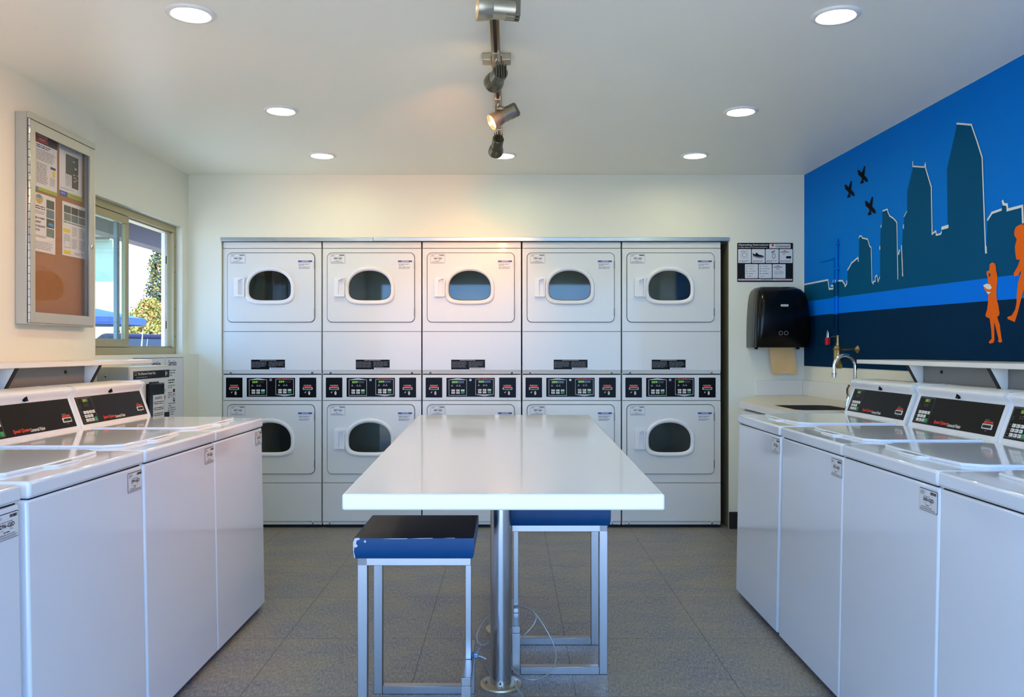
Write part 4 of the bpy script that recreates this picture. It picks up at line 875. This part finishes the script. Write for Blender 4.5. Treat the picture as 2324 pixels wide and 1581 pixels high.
g.add(vs, [(j*9+i, (j+1)*9+i, (j+1)*9+i+1, j*9+i+1) for j in range(8) for i in range(8)], TOWEL, True); g.add(vs2, [(j*9+i, j*9+i+1, (j+1)*9+i+1, (j+1)*9+i) for j in range(8) for i in range(8)], TOWEL, True)
o = g.build('paper_towel'); tag(o, 'brown paper towel hanging out of the black dispenser', 'paper towel')

# ---------------------------------------------------------------- sink corner
ZT = .914
xw = wall_x(YB)-.003; xw2 = wall_x(4.27)-.003
FT = Frame((0, 0, 0), (1, 0, 0), (0, 1, 0))
outer = [(1.387, 4.275), (xw2, 4.275), (xw, YB-.003), (1.69, YB-.003), (1.387, 5.08)]
hole = rrect(1.48, 4.31, 1.80, 4.76, .07, 5)
g = MB(); g.plate(FT, outer, hole, ZT-.037, ZT, COUNTER); g.prism([(1.385, 4.275), (1.3875, 4.275), (1.3875, 5.08), (1.385, 5.08)], FT, ZT-.037, ZT-.001, LAMW)
ct = g.build('sink_counter'); tag(ct, 'cream corner countertop with clipped corner and cut-out sink by the mural', 'countertop')
g = MB(); g.box(1.69, xw-.012, YB-.016, YB-.0005, ZT, ZT+.103, LAMW, .001, 1); g.build('backsplash', ct)
g = MB(); g.hexa([(xw2-.012, 4.28, ZT), (xw2, 4.28, ZT), (xw, YB-.017, ZT), (xw-.012, YB-.017, ZT), (xw2-.012, 4.28, ZT+.103), (xw2, 4.28, ZT+.103), (xw, YB-.017, ZT+.103), (xw-.012, YB-.017, ZT+.103)], LAMW, .001, 1); g.build('backsplash', ct)
g = MB(); n = len(hole); cxs, cys = 1.64, 4.535
SST = mat('sink_steel_shaded', (56, 46, 36), .6, .25, var=.06, scale=30)  # dark brown base paints the shade inside the steel basin
g.loft([[(cxs+(x-cxs)*.988, cys+(y-cys)*.992, ZT-.003) for x, y in hole], [(cxs+(x-cxs)*.98, cys+(y-cys)*.985, ZT-.06) for x, y in hole], [(cxs+(x-cxs)*.95, cys+(y-cys)*.96, ZT-.17) for x, y in hole], [(cxs+(x-cxs)*.85, cys+(y-cys)*.88, ZT-.185) for x, y in hole]], SST, cap=False)
g.add([(cxs+(x-cxs)*.85, cys+(y-cys)*.88, ZT-.185) for x, y in hole], [tuple(range(n))], SST); g.lathe((cxs, cys, ZT-.186), (0, 0, 1), [(0, .04), (.004, .04), (.005, .03)], CHROME, 20)
o = g.build('sink_basin', None, 50); tag(o, 'stainless steel sink basin set into the cream countertop', 'sink')
cab = thing('sink_cabinet', (1.70, 4.9, 0), 'white base cabinet under the corner sink counter', 'cabinet')
g = MB(); body = [(1.415, 4.285), (xw2-.01, 4.285), (xw-.01, YB-.01), (1.705, YB-.01), (1.415, 5.07)]; FO = Frame((-1.70, -4.9, 0), (1, 0, 0), (0, 1, 0)); g.prism(body, FO, .09, ZT-.19, LAMW); g.prism([(x+(.04 if x < 1.5 else 0), y) for x, y in body], FO, 0, .09, SEAM)
for q in ([(1.415, 4.285), (1.427, 4.285), (1.427, 5.07), (1.415, 5.07)],): g.prism(q, FO, ZT-.2, ZT-.05, LAMW)
g.prism([(1.705, YB-.01), (1.720, YB-.01), (1.430, 5.07), (1.415, 5.07)], FO, ZT-.2, ZT-.038, LAMW); g.build('carcass', cab)
for a, b in ((4.29, 4.67), (4.68, 5.06)):
    g = MB(); g.prism([(1.397, a), (1.415, a), (1.415, b), (1.397, b)], FO, .10, ZT-.052, LAMW, .002, 1); g.build('cabinet_door', cab)
fa = thing('faucet', (1.862, 4.53, ZT), 'chrome gooseneck faucet arching over the sink', 'faucet')
g = MB(); g.lathe((0, 0, 0), (0, 0, 1), [(0, .026), (.008, .026), (.014, .018), (.05, .016), (.055, .0125)], CHROME, 20); g.build('faucet_base', fa)
R = .056; pts = [(0, 0, .05), (0, 0, .15), (0, 0, .225)]+[(-R+R*math.cos(a), 0, .225+R*math.sin(a)) for a in [PI*i/12 for i in range(1, 13)]]+[(-2*R, 0, .20), (-2*R-.001, 0, .185)]
g = MB(); g.tube(pts, .0095, CHROME, 14); g.build('gooseneck', fa, 60)
g = MB(); g.cyl((-2*R-.001, 0, .192), (-2*R-.002, 0, .162), .0125, CHROME, 16); g.tube([(-2*R-.0018+.0128*math.cos(2*PI*i/16), .0128*math.sin(2*PI*i/16), .180) for i in range(16)], .0012, SEAM, 6, True); g.build('spout_tip', fa)
g = MB(); g.lathe((-.035, .0, 0), (0, 0, 1), [(0, .02), (.006, .02), (.03, .014), (.06, .013)], CHROME, 16); g.tube([(-.035, 0, .055), (-.045, -.01, .075), (-.05, -.02, .10), (-.045, -.03, .12)], .007, CHROME, 10); g.build('faucet_handle', fa)
sx = 1.925; sd = thing('soap_dispenser', (sx, 4.93, 1.115), 'slim antique brass soap dispenser on wall holder behind the faucet', 'soap dispenser')
g = MB(); g.lathe((0, 0, 0), (0, 0, 1), [(0, .022), (.003, .024), (.125, .024), (.13, .021), (.133, .012), (.15, .012)], BRASS, 24); g.build('bottle', sd, 40)
g = MB(); g.lathe((0, 0, .15), (0, 0, 1), [(0, .008), (.03, .008), (.032, .010), (.042, .009), (.045, .004)], BRASS, 16); g.tube([(0, 0, .186), (-.03, 0, .186), (-.042, 0, .182)], .003, BRASS); g.build('pump', sd, 40)
wl = wall_x(4.93)-sx
g = MB(); g.tube([(.02, 0, .112), (wl-.005, 0, .112)], .005, BRASS); g.lathe((wl, 0, .112), (-1, 0, 0), [(0, .024), (.006, .023), (.012, .015), (.02, .008)], BRASS, 20); g.tube([(.026*math.cos(2*PI*i/20), .026*math.sin(2*PI*i/20), .112) for i in range(20)], .003, BRASS, 6, True); g.build('wall_holder', sd, 40)
# ---------------------------------------------------------------- outdoors
g = MB(); g.box(-70, 40, -40, 90, -.22, -.08, mat('pale_concrete', (168, 164, 156), .9, var=.08, scale=.8)); o = struct(g.build('ground'))
MINT = mat('mint_stucco', (186, 184, 156), .85, var=.03, scale=2, bump=.3, bscale=30)
bl = thing('stucco_building', (-20, 30, -.1), 'pale mint stucco building seen through the left window pane', 'building')
g = MB(); g.hexa([(-12, -5, 0), (8.25, -5, 0), (1.5, 5, 0), (-12, 5, 0), (-12, -5, 4.62), (8.25, -5, 4.62), (1.5, 5, 4.62), (-12, 5, 4.62)], MINT); g.build('wall', bl)
g = MB(); BF = mat('brown_fascia', (96, 84, 78), .7, var=.05); g.hexa([(-12.5, -5.6, 4.62), (8.5, -5.6, 4.62), (1.5, 5.4, 4.62), (-12.5, 5.4, 4.62), (-12.5, -5.6, 5.25), (8.5, -5.6, 5.25), (1.5, 5.4, 5.25), (-12.5, 5.4, 5.25)], BF); g.build('roof', bl)
g = MB(); g.box(-2.98, -2.86, 2.2, 11.5, 2.055, 2.32, mat('eave_brown', (72, 54, 52), .7, var=.08, scale=8)); g.box(-2.86, -2.46, 2.2, 11.5, 2.26, 2.34, MATS['eave_brown']); o = struct(g.build('roof_eave'))
def umbrella(x, y, zr, zt, r, label):
    t = thing('patio_umbrella', (x, y, -.08), label, 'umbrella', 'blue patio umbrellas outside'); n = 8; zr += .08; zt += .08
    g = MB(); ring = [(r*math.cos(2*PI*i/n+.39), r*math.sin(2*PI*i/n+.39), zr) for i in range(n)]; low = [(a, b, zr-.16) for a, b, c in ring]
    B = mat('blue_canvas', (16, 52, 120), .7, var=.05)
    g.add(ring+[(0, 0, zt)], [(i, (i+1) % n, n) for i in range(n)], B); g.add(ring+low, [(i, n+i, n+(i+1) % n, (i+1) % n) for i in range(n)], B); g.build('canopy', t)
    g = MB(); g.cyl((0, 0, 0), (0, 0, zt), .03, PLAST, 10); g.cyl((0, 0, 0), (0, 0, .08), .28, BLK, 16); g.build('umbrella_pole', t)
umbrella(-9.92, 19.2, 1.96, 2.28, 1.5, 'blue patio umbrella outside, lower front one seen through the window'); umbrella(-12.6, 22.6, 2.2, 2.75, 1.5, 'blue patio umbrella outside behind the first one')
LV = [mat('leaf_%d' % i, c, .7, var=.25, scale=3) for i, c in enumerate(((118, 118, 40), (160, 104, 54), (74, 86, 50), (48, 60, 44), (150, 132, 56)))]
def plant(name, x, y, h, rx, mats, n, label, cat, trunk=.35, taper=.5, leaf=.13):
    t = thing(name, (x, y, -.08), label, cat); g = MB(); R_ = random.Random(int(x*13+y))
    for k in range(n):
        u = R_.random(); a = R_.uniform(0, 2*PI); q = math.sqrt(R_.random()); zz = h*(.12+.88*u); rr = rx*(1-taper*u)*(.8+.35*math.sin(a*3+u*9))*min(1, 4*(1-u)+.25)
        c = V((rr*q*math.cos(a), rr*q*math.sin(a), zz)); d1 = V((R_.uniform(-1, 1), R_.uniform(-1, 1), R_.uniform(-1, 1))).normalized()*leaf; d2 = d1.orthogonal().normalized()*leaf*.6
        g.add([c-d1, c+d2, c+d1, c-d2], [(0, 1, 2, 3)], R_.choice(mats))
    g.build('foliage', t); g = MB(); g.cyl((0, 0, 0), (0, 0, h*.8), .09, mat('bark', (90, 70, 52), .9, var=.2), 8, .03); g.build('trunk', t)
plant('tall_tree', -10.2, 24.6, 4.5, .70, [LV[2], LV[3], LV[3], LV[0], LV[1]], 8000, 'tall narrow green tree outside the open window', 'tree', leaf=.045)
plant('garden_bush', -9.35, 21.9, 2.65, .95, [LV[0], LV[1], LV[4], LV[0]], 7000, 'yellow green flowering bush outside below the tall tree', 'bush', taper=.35, leaf=.04)
plant('distant_tree', -13.6, 31, 2.75, 1.5, [LV[2], LV[0], LV[2]], 4000, 'soft green tree farther off behind the blue umbrella', 'tree', taper=.6, leaf=.06)
car = thing('parked_car', (-5.85, 15.4, -.08), 'dark blue car roof showing along the window bottom', 'car')
CARB = mat('navy_car_paint', (14, 14, 40), .6, var=.02, spec=.15)
g = MB(); FCx = Frame((0, .85, 0), (1, 0, 0), (0, 0, 1)); g.prism([(-2.1, .35), (2.1, .35), (2.15, .8), (1.3, .98), (.7, 1.56), (-1.2, 1.60), (-1.9, 1.05), (-2.15, .9)], FCx, 0, 1.7, CARB, .06, 3); g.build('car_body', car)
g = MB(); g.prism([(-1.55, 1.08), (1.0, 1.05), (.62, 1.48), (-1.12, 1.51)], FCx, 1.7, 1.71, mat('car_glass', (24, 26, 34), .1, var=0)); g.build('side_window', car)
for x in (-1.3, 1.3):
    for y in (-.88, .70): g = MB(); g.cyl((x, y, .33), (x, y+.2, .33), .33, BLK, 20); g.build('wheel', car)
sp = thing('spiky_plant', (-2.93, 6.45, -.08), 'pale spiky plant tips poking above the window sill outside', 'plant')
for k in range(9):
    a = k*2*PI/9; g = MB(); r = .10+.05*(k % 3); h = 1.32+.07*(k % 4)
    g.loft([[(r*q*math.cos(a)-wd*math.sin(a), r*q*math.sin(a)+wd*math.cos(a), h*q), (r*q*math.cos(a)+.004, r*q*math.sin(a), h*q), (r*q*math.cos(a)+wd*math.sin(a), r*q*math.sin(a)-wd*math.cos(a), h*q)] for q, wd in ((0, .02), (.5, .018), (.85, .01), (1, .002))], mat('pale_leaf', (190, 186, 150), .6, var=.1), smooth=False); g.build('leaf_blade', sp)

# ---------------------------------------------------------------- light, sky, camera
w = bpy.data.worlds.new('sky'); SC.world = w; w.use_nodes = True; nt = w.node_tree
bg = nt.nodes['Background']; bg.inputs[0].default_value = (.27, .53, 1.0, 1); bg.inputs[1].default_value = 4.5
su = bpy.data.lights.new('sun', 'SUN'); su.energy = 8; su.color = (1, .86, .62); su.angle = .01
so_ = bpy.data.objects.new('sun', su); COL.objects.link(so_); so_.rotation_euler = V((-.16, .42, -.88)).to_track_quat('-Z', 'Y').to_euler()
cam = bpy.data.cameras.new('camera'); co = bpy.data.objects.new('camera', cam); COL.objects.link(co)
co.location = (0, 0, CAMZ); co.rotation_euler = (PI/2, 0, 0)
cam.sensor_width = 36; cam.sensor_fit = 'HORIZONTAL'; cam.lens = FPX/2324*36
cam.shift_x = (1162-VX)/2324; cam.shift_y = (VY-790.5)/2324; cam.clip_start = .02
SC.camera = co
SC.view_settings.view_transform = 'Standard'; SC.view_settings.look = 'None'; SC.view_settings.gamma = 1; SC.view_settings.exposure = 1.01
SC.view_settings.use_curve_mapping = False
cy = SC.cycles
cy.use_denoising = True; cy.max_bounces = 8; cy.diffuse_bounces = 5; cy.glossy_bounces = 4; cy.transparent_max_bounces = 12; cy.sample_clamp_indirect = 6; cy.caustics_reflective = False; cy.caustics_refractive = False
